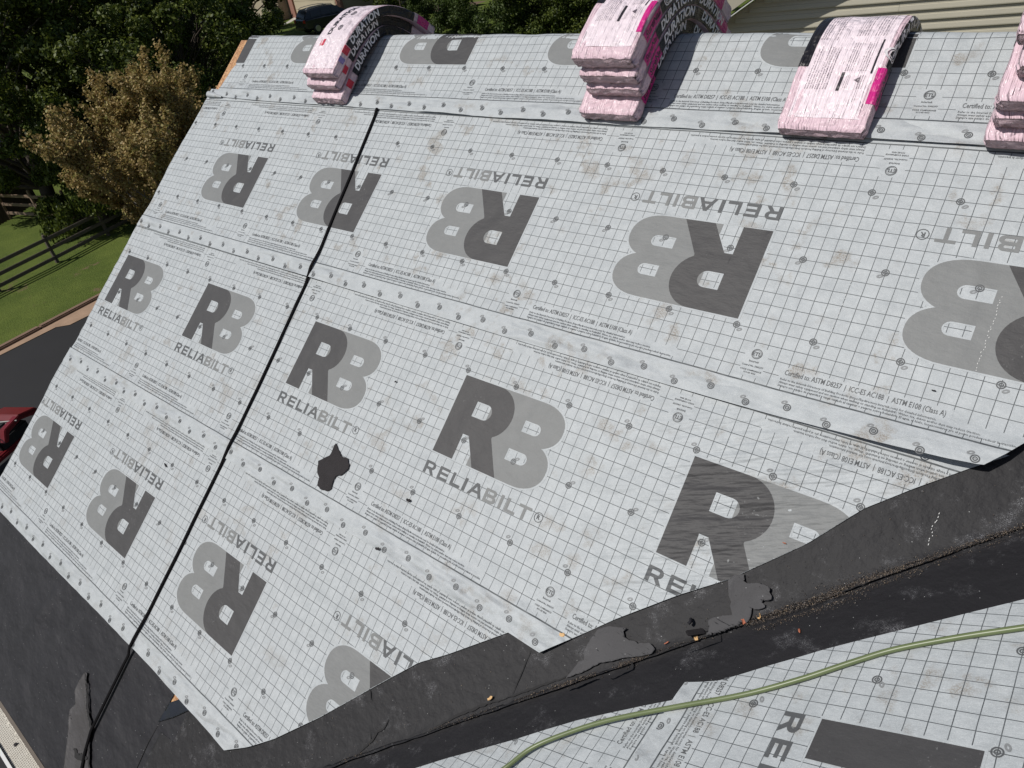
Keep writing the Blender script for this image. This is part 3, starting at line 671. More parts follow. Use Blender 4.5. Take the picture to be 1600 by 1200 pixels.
tag(patch('membrane_scrap', [(4.88, 0.014), (4.894, 0.039), (4.921, 0.055), (4.932, 0.033), (4.941, 0.03), (4.972, 0.046), (5.002, 0.049), (5.015, 0.046), (5.017, 0.033), (5.029, 0.023), (5.031, 0.013), (5.023, 0.005), (5.009, -0.0), (5.006, -0.009), (5.017, -0.012), (5.021, -0.02), (5.017, -0.026), (5.003, -0.037), (4.994, -0.041), (4.983, -0.039), (4.989, -0.058), (4.991, -0.074), (4.99, -0.089), (4.985, -0.1), (4.98, -0.108), (4.983, -0.12), (4.976, -0.131), (4.962, -0.147), (4.94, -0.164), (4.92, -0.176), (4.906, -0.187), (4.893, -0.199), (4.885, -0.201), (4.885, -0.187), (4.883, -0.174), (4.872, -0.147), (4.867, -0.142), (4.876, -0.127), (4.892, -0.114), (4.912, -0.1), (4.934, -0.088), (4.917, -0.064), (4.916, -0.05), (4.9, -0.033), (4.888, -0.002)], .0235, .0035, M['scrap'], curl=.007, jit=.002, sd=5),
    'ragged grey membrane scrap beside the cut lettering, reaching down to the valley crack', 'scrap')
tag(patch('felt_scrap', [(2.871, -0.169), (2.895, -0.185), (2.92, -0.198), (2.94, -0.213), (2.972, -0.211), (2.995, -0.212), (3.007, -0.227), (3.021, -0.234), (3.026, -0.254), (3.013, -0.279), (3.0, -0.297), (2.977, -0.308), (2.969, -0.314), (2.966, -0.331), (2.972, -0.354), (2.981, -0.376), (2.964, -0.397), (2.922, -0.405), (2.878, -0.398), (2.872, -0.383), (2.867, -0.359), (2.841, -0.343), (2.828, -0.322), (2.821, -0.303), (2.811, -0.289), (2.835, -0.267), (2.866, -0.239), (2.87, -0.212), (2.865, -0.183)], .0262, .0014, M['felt_streak'], fn=P1, curl=.0, jit=.0045, sd=9),
    'torn black felt scrap lying flat on the third printed sheet below its logo row', 'scrap')
M['flap'] = membrane('weathered_flap', (0.062, 0.058, 0.060), dust=0.2, rough=0.5)
tag(patch('membrane_flap', [(1.829, -1.93), (1.855, -1.924), (1.887, -1.974), (1.995, -2.054), (2.099, -2.11), (2.231, -2.241), (2.26, -2.42), (2.10, -2.42), (1.948, -2.232), (1.86, -2.129), (1.881, -2.088), (1.823, -2.045), (1.821, -1.991)], .013, .004, M['flap'], fn=P1, curl=.004, sd=3),
    'greyish torn flap of membrane lifting beside the lower end of the black strap', 'flap')
ft = bpy.data.objects['eave_membrane']
ribbon('tear_shade', [(1.829, -1.93), (1.90, -1.966), (2.003, -2.049), (2.105, -2.106), (2.14, -2.158), (2.24, -2.24), (2.27, -2.34)], .017, M['dark'], ft, P1, 0.0175)
ribbon('tear_shade', [(2.05, -2.24), (2.12, -2.25), (2.19, -2.21)], .030, M['dark'], ft, P1, 0.0195)
ribbon('tear_shade', [(2.567, -1.80), (2.556, -1.915), (2.562, -2.052), (2.57, -2.30)], .006, M['dark'], ft, P1, 0.0115, 0.1)
M['darkplastic'] = simple('glossy_dark_film', (0.013, 0.014, 0.020), 0.25, 12, 0.4)
tag(patch('film_corner', [(2.572, -1.698), (2.626, -1.650), (2.735, -1.60), (2.725, -1.655), (2.64, -1.74), (2.561, -1.805)], .0125, .001, M['darkplastic'], fn=P1, jit=.001, sd=4),
    'folded dark glossy corner of film sticking out beside the orange patch of bare board', 'film')

# ------------------------------------------------------------------ PRINTED SHEETS, MAIN ROOF
def smooth_h(u, v): return 0.0028 * nz(u * 2.1, v * 2.1, 0.5) + 0.0013 * nz(u * 5.3, v * 6.5, 3.5)
def lap(u, v, edge, sd, amp=1.0):
    d = v - edge
    if d > .17: return 0.0
    k = ss(-d, -.17, -.085)
    fl = max(0.0, nz(u * 2.7, 1.3, sd)) * 0.014 + 0.007 * abs(nz(u * 7.0, v * 5, sd + 4))
    return k * (0.0065 + amp * fl * ss(-d, -.12, -.01))
def f1(u, v): 
    h = 0.021 + smooth_h(u, v) + lap(u, v, 1.744, 1.7)
    if v > 2.05: h += 0.004 * nz(u * 7, v * 3, 2.5) * ss(v, 2.05, 2.2)
    if u < 0.35: h += 0.010 * abs(nz(u * 9, v * 9, 4)) * ss(-u, -.35, 0) * ss(-v, -2.0, -1.8)
    return h
def f2(u, v):
    h = 0.021 + smooth_h(u, v) + lap(u, v, e2(u), 5.1)
    k = ss(u, 4.75, 5.45); h += k * 0.042 * ss(-(v - e2(u)), -.15, 0.0)
    return h
def f3(u, v):
    k = ss(u, 4.3, 5.0)
    return 0.021 + smooth_h(u, v) + lap(u, v, -.519, 8.3) + 0.0022 * k * nz(u * 4 + v * 9, v * 22 - u * 6, 2.2)
def f4(u, v): return 0.0205 + smooth_h(u, v) + lap(u, v, -1.64, 11.3) * .8
e2 = interp([(-.3, .620), (.5, .618), (2.0, .612), (3.5, .607), (4.6, .610), (5.217, .623), (5.362, .630), (5.445, .640), (5.495, .656), (5.6, .700), (5.8, .78), (7, .8)])
e1 = interp([(-.3, 1.775), (.116, 1.765), (.605, 1.753), (1.954, 1.747), (3.0, 1.739), (3.78, 1.743), (4.38, 1.749), (5.153, 1.753), (7, 1.75)])
e3 = interp([(-.3, -.533), (.2, -.532), (1.0, -.518), (2.5, -.520), (3.3, -.511), (4.34, -.521), (6, -.52)])
e4 = interp([(-.3, -1.652), (.69, -1.649), (1.663, -1.638), (2.118, -1.632), (2.63, -1.638), (3.07, -1.648), (5, -1.65)])
rk = lambda sd, b0: (lambda v: b0 + 0.018 * nz(v * 3.5, sd) + 0.006 * nz(v * 17, sd))
FR = lambda o, sgn, h, um, base, vmin, fn=P1: dict(o=np.array(o), a=np.array([sgn, 0.0]), b=np.array([0.0, sgn]), h=h, map=fn, umax=um, umin=-.1, vmin=vmin, base=base)
c3 = interp([(-.522, 4.342), (-.284, 4.558), (-.104, 4.74), (.02, 4.881), (.126, 4.976), (.229, 5.068), (.404, 5.19), (.513, 5.298), (.628, 5.42), (.75, 5.56)])
c3p = [(-.522, 4.342), (-.284, 4.558), (-.104, 4.74), (.02, 4.881), (.126, 4.976), (.229, 5.068), (.404, 5.19), (.513, 5.298), (.628, 5.42), (.75, 5.56)]
c4p = [(-1.648, 3.07), (-1.557, 3.199), (-1.449, 3.318), (-1.248, 3.50), (-1.016, 3.688), (-.813, 3.857), (-.72, 3.969), (-.52, 4.183), (-.38, 4.32)]
c2p = [(.60, 5.44), (.656, 5.50), (.709, 5.545), (.95, 5.82), (1.9, 6.75)]
make_sheet('underlayment_sheet', 'lowest printed grey underlayment sheet, its upside-down logos above the black eave membrane', FR((0.539, -.928), -1, f4, 4.35, (2.2, -1.64), -1.645),
           e4, -.425, rk(2.2, -.135), interp(c4p), bounds=(-.12, 4.6, -1.64, -.425), cut=c4p, logos=(-4, -3, -2, -1, 0), periods=range(-4, 2))
make_sheet('underlayment_sheet', 'third printed sheet from the ridge, logos upright, with a black felt scrap on it', FR((0.0, 0.0), 1, f3, 5.6, (2.7, -.5), -.52),
           e3, .705, rk(6.1, -.105), interp(c3p), bounds=(-.085, 5.7, -.52, .705), cut=c3p, logos=(0, 1, 2, 3, 4), periods=range(-1, 6))
make_sheet('underlayment_sheet', 'second printed sheet from the ridge, upside-down logos, lower right corner curling up', FR((1.105, 1.321), -1, f2, 6.6, (3.2, .62), .615),
           e2, 1.835, rk(9.4, -.085), interp(c2p), bounds=(-.07, 6.6, .612, 1.835), cut=c2p, logos=(0, -1, -2, -3, -4), periods=range(-5, 2))
fr1 = FR((2.495, 2.456), -1, f1, 7.2, (3.4, 1.75), 1.75, fn=P1R)
left1 = interp([(1.74, .03), (1.80, .045), (1.90, .05), (2.0, .06), (2.093, .112), (2.15, .10), (2.3, .075), (2.6, .06), (3.2, .05)])
s1 = make_sheet('underlayment_sheet', 'topmost printed sheet folded over the ridge, carrying all the pink shingle bundles', fr1,
           e1, 2.95, left1, lambda v: 7.4, bounds=(.075, 7.3, 1.75, 2.95), logos=(2, 1, 0, -1, -2, -3), periods=range(-4, 3))
# little rolled corner of the top sheet at the rake
V = []; F = []
for i in range(13):
    t = i / 12; c_ = Vector(P1(-0.04 + .19 * t, 1.775 - .012 * t, .036 - .006 * t)); r = .026 * (1 - .75 * t)
    for k in range(12): a = 2 * math.pi * k / 12; V.append(tuple(c_ + Vector((0, CT, ST)) * math.cos(a) * r + Vector((0, -ST, CT)) * math.sin(a) * r * .8))
for i in range(12):
    for k in range(12): F.append((i * 12 + k, i * 12 + (k + 1) % 12, (i + 1) * 12 + (k + 1) % 12, (i + 1) * 12 + k))
mesh_np('rolled_corner', V, F, M['plain'], s1, smooth=True)

# ------------------------------------------------------------------ PRINTED SHEETS, SIDE ROOF
def PS(y, s, h=0.0): return P2(y, s, h)
def fu(y, s):
    k = ss(-s, .05, .60)
    return 0.019 + 0.003 * nz(y * 3, s * 3, 7) + k * 0.0085 * nz(y * 8, s * 5.5, 1.5) + 0.004 * ss(-s, .47, .56) + 0.012 * ss(-s, .40, .56) * max(0, nz(y * 4, 2.7, 4))
def fl_(y, s): return 0.010 + 0.003 * nz(y * 3, s * 3, 7) + 0.002 * nz(y * 7, s * 6, 9)
cu = [(-.60, -.37), (-.535, -.351), (-.425, -.325), (-.319, -.259), (-.151, -.155), (.071, -.037), (.188, .026), (.325, .099), (.70, .33)]
cl = [(-1.72, -1.08), (-1.486, -.958), (-1.335, -.861), (-1.089, -.716), (-.869, -.577), (-.65, -.468), (-.541, -.419), (-.44, -.36)]
frU = dict(o=np.array([-.388, -.052]), a=np.array([-1.035, 0.0]), b=np.array([0.0, 1.0]), h=fu, map=PS, umax=.3, umin=-2.2, vmin=-.54, base=(-.6, -.2))
frL = dict(o=np.array([-.856, -1.182]), a=np.array([-1.0, 0.0]), b=np.array([0.0, 1.0]), h=fl_, map=PS, umax=-.3, umin=-2.2, vmin=-1.72, base=(-1.2, -1.1))
make_sheet('underlayment_sheet', 'printed sheet on the side roof at bottom left of the green hose crossing', frL, lambda y: -1.72, -.47, lambda v: -2.2, interp(cl), du=.03, bounds=(-2.1, .2, -1.7, -.48), cut=cl, logos=(), periods=(-1, 0, 1))
eu = lambda y: -.534 + .04 * (y + .35) + .004 * nz(y * 6, 3)
make_sheet('underlayment_sheet', 'wrinkled printed sheet on the side roof in the lower right corner under the hose', frU, eu, .66, lambda v: -2.2, interp(cu), du=.02, bounds=(-2.1, .4, -.532, .66), cut=cu, logos=(0, 1), periods=(-1, 0, 1))

# ------------------------------------------------------------------ SHINGLE BUNDLES
def wrap_mat(name, col, rough=0.30, streak=0.10):
    m_, n, b = newmat(name); p = pos(n)
    uv = N(n, 'ShaderNodeUVMap', uv_map='print').outputs[0]
    st = noise_n(n, mapped(n, uv, (2.2, 17, 1), (0, 0, .12)), 1.0, 4, 0.55); bl = noise_n(n, p, 9, 4, 0.6); cr = noise_n(n, p, 13, 2, 0.5)
    c = mixc(n, math_n(n, 'MULTIPLY', st, 1.0), tuple(x * (1 - streak * .5) for x in col), tuple(min(1, x * (1 + streak * .35)) for x in col))
    c = mixc(n, math_n(n, 'MULTIPLY', bl, 0.25), c, (col[0] * .92, col[1] * .78, col[2] * .82))
    L(n, c, b.inputs['Base Color']); b.inputs['Roughness'].default_value = rough; b.inputs['Specular IOR Level'].default_value = 0.5
    h = bump(n, b, math_n(n, 'ABSOLUTE', math_n(n, 'SUBTRACT', st, 0.5)), 0.8, 0.032); ds = math_n(n, 'ABSOLUTE', math_n(n, 'SUBTRACT', cr, 0.5)); bump(n, b, ds, 0.8, 0.045, h); return m_
M['pink'] = wrap_mat('pink_film', (0.74, 0.56, 0.62)); M['pinktop'] = wrap_mat('pale_pink_film', (0.88, 0.77, 0.82), 0.26)
M['blackfilm'] = wrap_mat('black_film', (0.016, 0.015, 0.018), 0.33); M['magenta'] = wrap_mat('magenta_print', (0.62, 0.03, 0.24), 0.32)
M['red'] = wrap_mat('red_print', (0.60, 0.035, 0.07), 0.35); M['whitep'] = wrap_mat('white_print', (0.82, 0.80, 0.82), 0.35)
M['blackp'] = wrap_mat('black_print', (0.035, 0.03, 0.035), 0.35); M['greyp'] = wrap_mat('grey_print', (0.13, 0.10, 0.12), 0.35); M['violet'] = wrap_mat('violet_print', (0.28, 0.22, 0.50), 0.35)
BT = 0.062
def bundle_curve(u):
    """profile of the lowest bundle's underside over the ridge in (y,z), arc-length sampled, front to back"""
    V_ = vr(u); yr_, zr_ = V_ * CT, V_ * ST; T_ = math.tan(TH); rho = 0.075; te = 0.42
    c = T_ * (rho - (math.sqrt(te * te + rho * rho) - te)) / te ** 2
    pts = []
    for i in range(241):
        t = -0.9 + 1.8 * i / 240; q = min(abs(t), te)
        z = -T_ * math.sqrt(t * t + rho * rho) + T_ * rho - c * q * q - (0 if abs(t) <= te else 0)
        if abs(t) > te: z = -T_ * abs(t)
        pts.append((yr_ + t, zr_ + z))
    return np.array(pts)
def bundle(label, u0, u1, vf, h, group, spec, yaw=0.0, seed=0, thick=BT, length=0.98):
    """spec: list of decals; h = height of its underside above the sheet"""
    base = bundle_curve((u0 + u1) / 2); d = np.gradient(base, axis=0); d /= np.linalg.norm(d, axis=1)[:, None]; nn = np.stack([-d[:, 1], d[:, 0]], 1)
    tt_ = np.linspace(-.9, .9, 241); C = base + nn * (h * (1 - .12 * np.exp(-(tt_ / .12) ** 2)) + 0.025 - .022 * np.exp(-(tt_ / .12) ** 2))[:, None]; D = np.gradient(C, axis=0); ln = np.concatenate([[0], np.cumsum(np.linalg.norm(np.diff(C, axis=0), axis=1))])
    slope = C[:, 0] * CT + C[:, 1] * ST; i0 = int(np.argmax(slope[:130] > vf)); s0 = ln[i0]
    W = abs(u1 - u0); uc = (u0 + u1) / 2
    def at(s):
        q = s0 + s * length; y = np.interp(q, ln, C[:, 0]); z = np.interp(q, ln, C[:, 1])
        y2 = np.interp(q + .01, ln, C[:, 0]); z2 = np.interp(q + .01, ln, C[:, 1]); y1 = np.interp(q - .01, ln, C[:, 0]); z1 = np.interp(q - .01, ln, C[:, 1])
        t = Vector((0, y2 - y1, z2 - z1)).normalized(); return Vector((uc, y, z)), t, Vector((0, -t.z, t.y))
    def P(s, x, z):
        """s along 0..1, x across in metres, z up in metres"""
        o, t, n_ = at(s); return o + Vector((1, 0, 0)) * (x + yaw * (s - .0)) + n_ * z
    root = empty('shingle_bundle', P(0, 0, 0)); tag(root, label, 'shingle bundle', group)
    NS, NX, NZ = 56, 14, 5; V = []; UV = []; prof = []
    r = 0.011
    for i in range(NX + 1): prof.append((-W / 2 + r + (W - 2 * r) * i / NX, thick, 0, 1))
    prof.append((W / 2 - r * .3, thick - r * .3, .7, .7))
    for i in range(NZ + 1): prof.append((W / 2, thick - r - (thick - 2 * r) * i / NZ, 1, 0))
    prof.append((W / 2 - r * .3, r * .3, .7, -.7))
    for i in range(NX + 1): prof.append((W / 2 - r - (W - 2 * r) * i / NX, 0, 0, -1))
    prof.append((-W / 2 + r * .3, r * .3, -.7, -.7))
    for i in range(NZ + 1): prof.append((-W / 2, r + (thick - 2 * r) * i / NZ, -1, 0))
    prof.append((-W / 2 + r * .3, thick - r * .3, -.7, .7))
    K = len(prof)
    def disp(s, x, z, a, b):
        e = min(s, 1 - s); cr = ss(-e, -.09, 0.0)
        q = 0.0030 * nz(s * 5, x * 42, seed) + 0.0045 * nz(s * 9, x * 12 + z * 40, seed + 3) + cr * 0.012 * nz(s * 40, x * 26 + z * 50, seed + 5)
        return q
    for i in range(NS + 1):
        s = i / NS; e = min(s, 1 - s) * length; f = 1 - 0.05 * (1 - min(1, e / .020)) ** 2; g = 1 - 0.16 * (1 - min(1, e / .020)) ** 2
        for x, z, a, b in prof:
            q = disp(s, x, z, a, b); V.append(tuple(P(s, x * f + a * q, thick / 2 + (z - thick / 2) * g + b * q))); UV.append((s, x / W if abs(b) > .5 else z / W + 2 * a))
    F = []
    for i in range(NS):
        for k in range(K): F.append((i * K + k, i * K + (k + 1) % K, (i + 1) * K + (k + 1) % K, (i + 1) * K + k))
    # end caps: the ring drawn in towards its middle line, bulging and crumpled
    for i, sg in ((0, -1), (NS, 1)):
        prev = [i * K + k for k in range(K)]; tt = at(i / NS)[1]; o0 = P(i / NS, 0, 0); n_ = at(i / NS)[2]; ax = Vector((1, 0, 0))
        for j in range(1, 6):
            f = 1 - j / 5; cur = []
            for k in range(K):
                q = Vector(V[i * K + k]); lx = (q - o0).dot(ax); cx = max(-W / 2 + thick * .45, min(W / 2 - thick * .45, lx)); c_ = o0 + ax * cx + n_ * (thick / 2)
                pnt = c_ + (q - c_) * f; cm = math.sin(math.pi * min(1, j / 5 * .5))
                pnt = pnt + tt * sg * (0.006 * cm + 0.012 * cm * nz(lx * 38, (pnt - o0).dot(n_) * 60, seed + 8) + .004 * nz(lx * 120, j * 1.3, seed))
                V.append(tuple(pnt)); UV.append((k / K * 3, j / 5)); cur.append(len(V) - 1)
            for k in range(K):
                a_, b2, c2, d2 = prev[k], prev[(k + 1) % K], cur[(k + 1) % K], cur[k]; F.append((a_, d2, c2, b2) if sg > 0 else (a_, b2, c2, d2))
            prev = cur
    if True: F = [f[::-1] for f in F]
    body = mesh_np('wrapper', V, F, M['pink'], root, uv=UV, smooth=True)
    def band(nm, s_a, s_b, x_a, x_b, side, key, e=0.0016, ns=None):
        """patch: side 0 = top (x_a..x_b across), 1 = right side, -1 = left side (x_a..x_b as height)"""
        ns = ns or max(2, int((s_b - s_a) * 90)); nx2 = 8; V2 = []; U2 = []; F2 = []
        for i in range(ns + 1):
            for j in range(nx2 + 1):
                s = s_a + (s_b - s_a) * i / ns; x = x_a + (x_b - x_a) * j / nx2; V2.append(surf(s, x, side, e)); U2.append((s, x / W))
        for i in range(ns):
            for j in range(nx2): q = i * (nx2 + 1) + j; F2.append((q, q + 1, q + nx2 + 2, q + nx2 + 1))
        return mesh_np(nm, V2, F2, M[key], root, uv=U2, smooth=True)
    def surf(s, x, side, e):
        if side == 0:
            q = disp(s, x, thick, 0, 1); xx = x
            z = thick
            if abs(x) > W / 2 - r: z = thick - (abs(x) - W / 2 + r) ** 2 / r * .5
            return tuple(P(s, xx, z + q + e))
        q = disp(s, side * W / 2, x, side, 0); ins = 0
        if x > thick - r: ins = (x - thick + r) ** 2 / r * .5
        if x < r: ins = (r - x) ** 2 / r * .5
        return tuple(P(s, side * (W / 2 + q + e - ins), x))
    def text(nm, T, s_at, x_at, side, key, size, e=0.0030, rot=0):
        """T in text units, baseline along +s"""
        T = place(T, 0, 0, sc=1.0); hgt = T[:, :, 1].max() - T[:, :, 1].min(); T = T * (size / hgt)
        if side == 0: fn = lambda a, b2: surf(s_at + a / length, x_at - b2, 0, e) if rot == 0 else surf(s_at + b2 / length, x_at + a, 0, e)
        else: fn = lambda a, b2: surf(s_at + a / length, x_at + b2, side, e)
        T = splitgrid(T, .02); fl = np.round(T.reshape(-1, 2), 5); un, inv = np.unique(fl, axis=0, return_inverse=True)
        return mesh_np(nm, [fn(a, b2) for a, b2 in un], inv.reshape(-1, 3), M[key], root, uv=un, smooth=True)
    for d_ in spec:
        k = d_[0]
        if k == 'band': band(*d_[1:])
        elif k == 'text': text(*d_[1:])
        elif k == 'lines':      # block of small print: s_a, s_b, x_a, x_b, n, key
            _, s_a, s_b, x_a, x_b, n_, key = d_
            for i in range(n_):
                x = x_a + (x_b - x_a) * (i + .2) / n_; sz = abs(x_b - x_a) / n_ * .62
                T = ftext(SMALL[(i * 5 + int(s_a * 90)) % len(SMALL)], 1.0, .012, 1); wd = (s_b - s_a) * length * (1 - 0.2 * abs(nz(i * 1.7, seed, s_a * 9)))
                T = place(T, 0, 0, width=wd, sc=sz); un, inv = np.unique(np.round(T.reshape(-1, 2), 5), axis=0, return_inverse=True)
                mesh_np('printed_line', [surf(s_a + a / length, x - b2, 0, .0022) for a, b2 in un], inv.reshape(-1, 3), M[key], root, uv=un, smooth=True)
    return root
SMALL = ['See reverse side for application', 'Store on a flat surface out of the sun', 'Nail every shingle in the marked zone', 'Do not store bundles near steam pipes', 'Use four nails for normal conditions', 'Keep the wrapper closed until applied', 'Shingles must be fastened according to']
BOLD = lambda t: ftext(t, 1.0, 0.035, 3, 0.18)
DUR = BOLD('DURATION'); DURn = ftext('DURATION', 1.0, 0.045, 3); LOGO = np.concatenate([ring(0, 0, .40, .5, 22), ring(0, 0, .28, .33, 18), place(ftext('100', .32, .02, 2), 0, -.12, anchor='c')])
SCR = ftext('SureNail', 1.0, 0.02, 2, 0.3); TRI = np.array([[[-.5, -.45], [.5, -.45], [0, .45]]])
def side_wrap(W, right=True, tp=BT, s0=.20, s1=.80):
    sd = 1 if right else -1
    return [('band', 'side_band', s0, s1, 0.004, tp - .004, sd, 'blackfilm')]
def spec_a(W):      # the label side up with the big name
    return ([('band', 'top_label', .03, .97, -W / 2 + .012, W / 2 - .014, 0, 'pinktop', .0012)] + side_wrap(W) + side_wrap(W, False) +
      [('text', 'printed_name', DURn, .27, -.045, 0, 'blackp', .044), ('text', 'printed_mark', LOGO, .30, .012, 0, 'blackp', .040), ('text', 'printed_mark', LOGO, .43, .012, 0, 'blackp', .040),
       ('band', 'red_square', .19, .235, -.095, -.055, 0, 'red', .0028), ('text', 'printed_name', DUR, .23, .018, 1, 'whitep', .042), ('band', 'red_square', .145, .195, .018, .062, 1, 'red', .003),
       ('band', 'violet_badge', .085, .12, .02, .06, 1, 'violet', .003), ('lines', .29, .38, .055, .085, 5, 'greyp'), ('lines', .42, .52, .055, .085, 5, 'greyp'), ('band', 'magenta_panel', .83, .93, .004, BT - .004, 1, 'magenta', .0024)])
def spec_b(W):      # layers under it: only the sides show
    return side_wrap(W) + side_wrap(W, False) + [('text', 'printed_name', DUR, .23, .018, 1, 'whitep', .042), ('band', 'red_square', .10, .15, .018, .062, 1, 'red', .003)]
def spec_c(W):      # the small print side up
    return ([('band', 'top_label', .05, .97, -W / 2 + .035, W / 2 - .022, 0, 'pinktop', .0012)] + side_wrap(W, True, s0=.27) + side_wrap(W, False, s0=.27) +
      [('band', 'side_band', .27, .80, -W / 2 + .0, -W / 2 + .042, 0, 'blackfilm', .003),
       ('lines', .17, .36, -W / 2 + .06, -W / 2 + .15, 9, 'greyp'), ('lines', .39, .56, -W / 2 + .05, -W / 2 + .12, 7, 'greyp'), ('lines', .61, .76, -W / 2 + .04, -W / 2 + .15, 10, 'greyp'),
       ('lines', .41, .54, .01, .125, 12, 'greyp'), ('lines', .25, .38, .02, .105, 10, 'greyp'), ('lines', .61, .76, .03, .13, 10, 'greyp'),
       ('band', 'printed_bar', .165, .245, .012, .024, 0, 'blackp', .0028), ('lines', .175, .235, .035, .055, 3, 'greyp'), ('lines', .175, .235, .085, .11, 3, 'greyp'),
       ('band', 'printed_bar', .24, .39, W / 2 - .052, W / 2 - .046, 0, 'blackp', .0028), ('text', 'printed_mark', TRI, .20, .075, 0, 'greyp', .020),
       ('band', 'magenta_panel', .115, .265, W / 2 - .030, W / 2 - .004, 0, 'magenta', .002), ('band', 'magenta_panel', .115, .265, .004, BT - .004, 1, 'magenta', .0024), ('text', 'printed_script', SCR, .125, .022, 1, 'blackp', .030),
       ('text', 'printed_mark', LOGO, .30, .045, 1, 'whitep', .055), ('text', 'printed_name', DUR, .34, .018, 1, 'whitep', .042), ('text', 'printed_mark', LOGO, .66, .045, 1, 'whitep', .055),
       ('band', 'magenta_panel', .76, .88, .004, BT - .004, 1, 'magenta', .0024)])
def spec_d(W):
    return side_wrap(W) + side_wrap(W, False) + [('band', 'magenta_panel', .08, .21, .004, BT - .004, 1, 'magenta', .0024), ('text', 'printed_script', SCR, .09, .022, 1, 'blackp', .028), ('text', 'printed_name', DUR, .25, .018, 1, 'whitep', .042), ('text', 'printed_name', DUR, .60, .018, 1, 'whitep', .042),
       ('band', 'magenta_panel', .82, .93, .004, BT - .004, 1, 'magenta', .0024)]
g1, g2, g4 = 'shingle bundles on the ridge, left stack', 'shingle bundles on the ridge, middle stack', 'shingle bundles on the ridge, right edge stack'
WB = 0.315
bundle('pink shingle bundle at the bottom of the leftmost stack, against the sheet', 1.335, 1.335 + WB, 1.758, 0.0, g1, spec_b(WB), 0.0, 11)
bundle('middle pink shingle bundle of the leftmost stack of three', 1.320, 1.320 + WB, 1.803, .063, g1, spec_b(WB), 0.01, 12)
bundle('topmost pink bundle of the leftmost stack, black lettering on its upper face', 1.345, 1.345 + WB, 1.843, .126, g1, spec_a(WB), 0.03, 13)
bundle('pink shingle bundle jutting out at the foot of the tall middle stack', 3.465, 3.775, 1.752, 0.0, g2, spec_d(.31), 0.0, 21, thick=.066, length=1.04)
bundle('second pink bundle from the bottom in the tall middle stack', 3.50, 3.80, 1.828, .067, g2, spec_d(.30), 0.0, 22, thick=.066, length=1.04)
bundle('third pink bundle from the bottom in the tall middle stack', 3.49, 3.80, 1.845, .134, g2, spec_d(.31), 0.0, 23, thick=.066, length=1.04)
bundle('topmost bundle of the tall middle stack, magenta panel on its edge', 3.475, 3.80, 1.875, .201, g2, spec_c(.325), 0.0, 24, thick=.078, length=1.04)
bundle('single pink shingle bundle lying alone over the ridge, small print upwards', 4.428, 4.763, 1.738, 0.0, 'single shingle bundle', spec_c(.335), 0.0, 31, thick=.058)
labs = ['lowest bundle of the stack cut off by the right picture edge', 'second bundle from the bottom at the right picture edge', 'third bundle from the bottom at the right picture edge',
        'fourth bundle from the bottom at the right picture edge, set back from those beneath', 'fifth bundle from the bottom at the right picture edge', 'uppermost pink bundle in view of the stack at the right picture edge']
for k, (uu, vv) in enumerate(((5.148, 1.735), (5.160, 1.765), (5.160, 1.785), (5.192, 1.855), (5.170, 1.915), (5.140, 2.02))):
    bundle(labs[k], uu, uu + .33, vv, .066 * k, g4, spec_d(.33) if k else spec_d(.33), 0.0, 41 + k, thick=.065)

# ------------------------------------------------------------------ STRAP, HOSE, SMALL THINGS ON THE ROOF
M['rope'] = simple('black_rubber', (0.0085, 0.008, 0.009), 0.9, 30, 0.3, 0.3, spec=.08)
cb = [(1.951, 1.747), (1.985, 1.45), (2.03, 1.05), (2.073, .668), (2.10, .10), (2.117, -.459), (2.120, -1.05), (2.118, -1.632), (2.117, -1.90), (2.118, -2.106), (2.150, -2.20), (2.235, -2.36)]
def hs(u, v): return max(f1(u, v) if v > 1.74 else -1, f2(u, v) if v > e2(u) else -1, f3(u, v) if -.52 < v < .705 else -1, f4(u, v) if -1.64 < v < -.42 else -1, .014)
pts = []
for i in range(len(cb) - 1):
    for k in range(6): t = k / 6; u, v = cb[i][0] + (cb[i + 1][0] - cb[i][0]) * t, cb[i][1] + (cb[i + 1][1] - cb[i][1]) * t; pts.append(P1(u, v, max(hs(u, v), hs(u, v - .03), hs(u, v + .03)) + .0065))
pts.append(P1(cb[-1][0], cb[-1][1], .022))
tag(tube('rubber_strap', pts, .0100, M['rope'], flat=.6, upv=Vector((0, -ST, CT)), sub=2), 'long straight black rubber strap running down the roof from the ridge sheet to the eave', 'strap')
def hose_mat():
    m_, n, b = newmat('green_hose'); p = pos(n); f = noise_n(n, p, 14, 4, 0.6); g = noise_n(n, p, 120, 3, 0.7, 0.55, 0.75)
    c = mixc(n, f, (0.095, 0.125, 0.050), (0.155, 0.190, 0.085)); c = mixc(n, math_n(n, 'MULTIPLY', g, .5), c, (0.12, 0.13, 0.07))
    L(n, c, b.inputs['Base Color']); b.inputs['Roughness'].default_value = 0.38; return m_
M['hose'] = hose_mat()
hp = [(-.90, -1.06), (-.825, -1.003), (-.734, -.954), (-.653, -.861), (-.561, -.720), (-.462, -.514), (-.368, -.305), (-.281, -.157), (-.197, -.036), (-.131, .067), (-.067, .211), (-.016, .346), (.05, .52), (.09, .72)]
tag(tube('garden_hose', [P2(y, s, .0285) for y, s in hp], .0078, M['hose'], n=14, upv=Vector((-S2, 0, C2)), sub=8), 'olive green hose curving across the side roof in the lower right', 'hose')
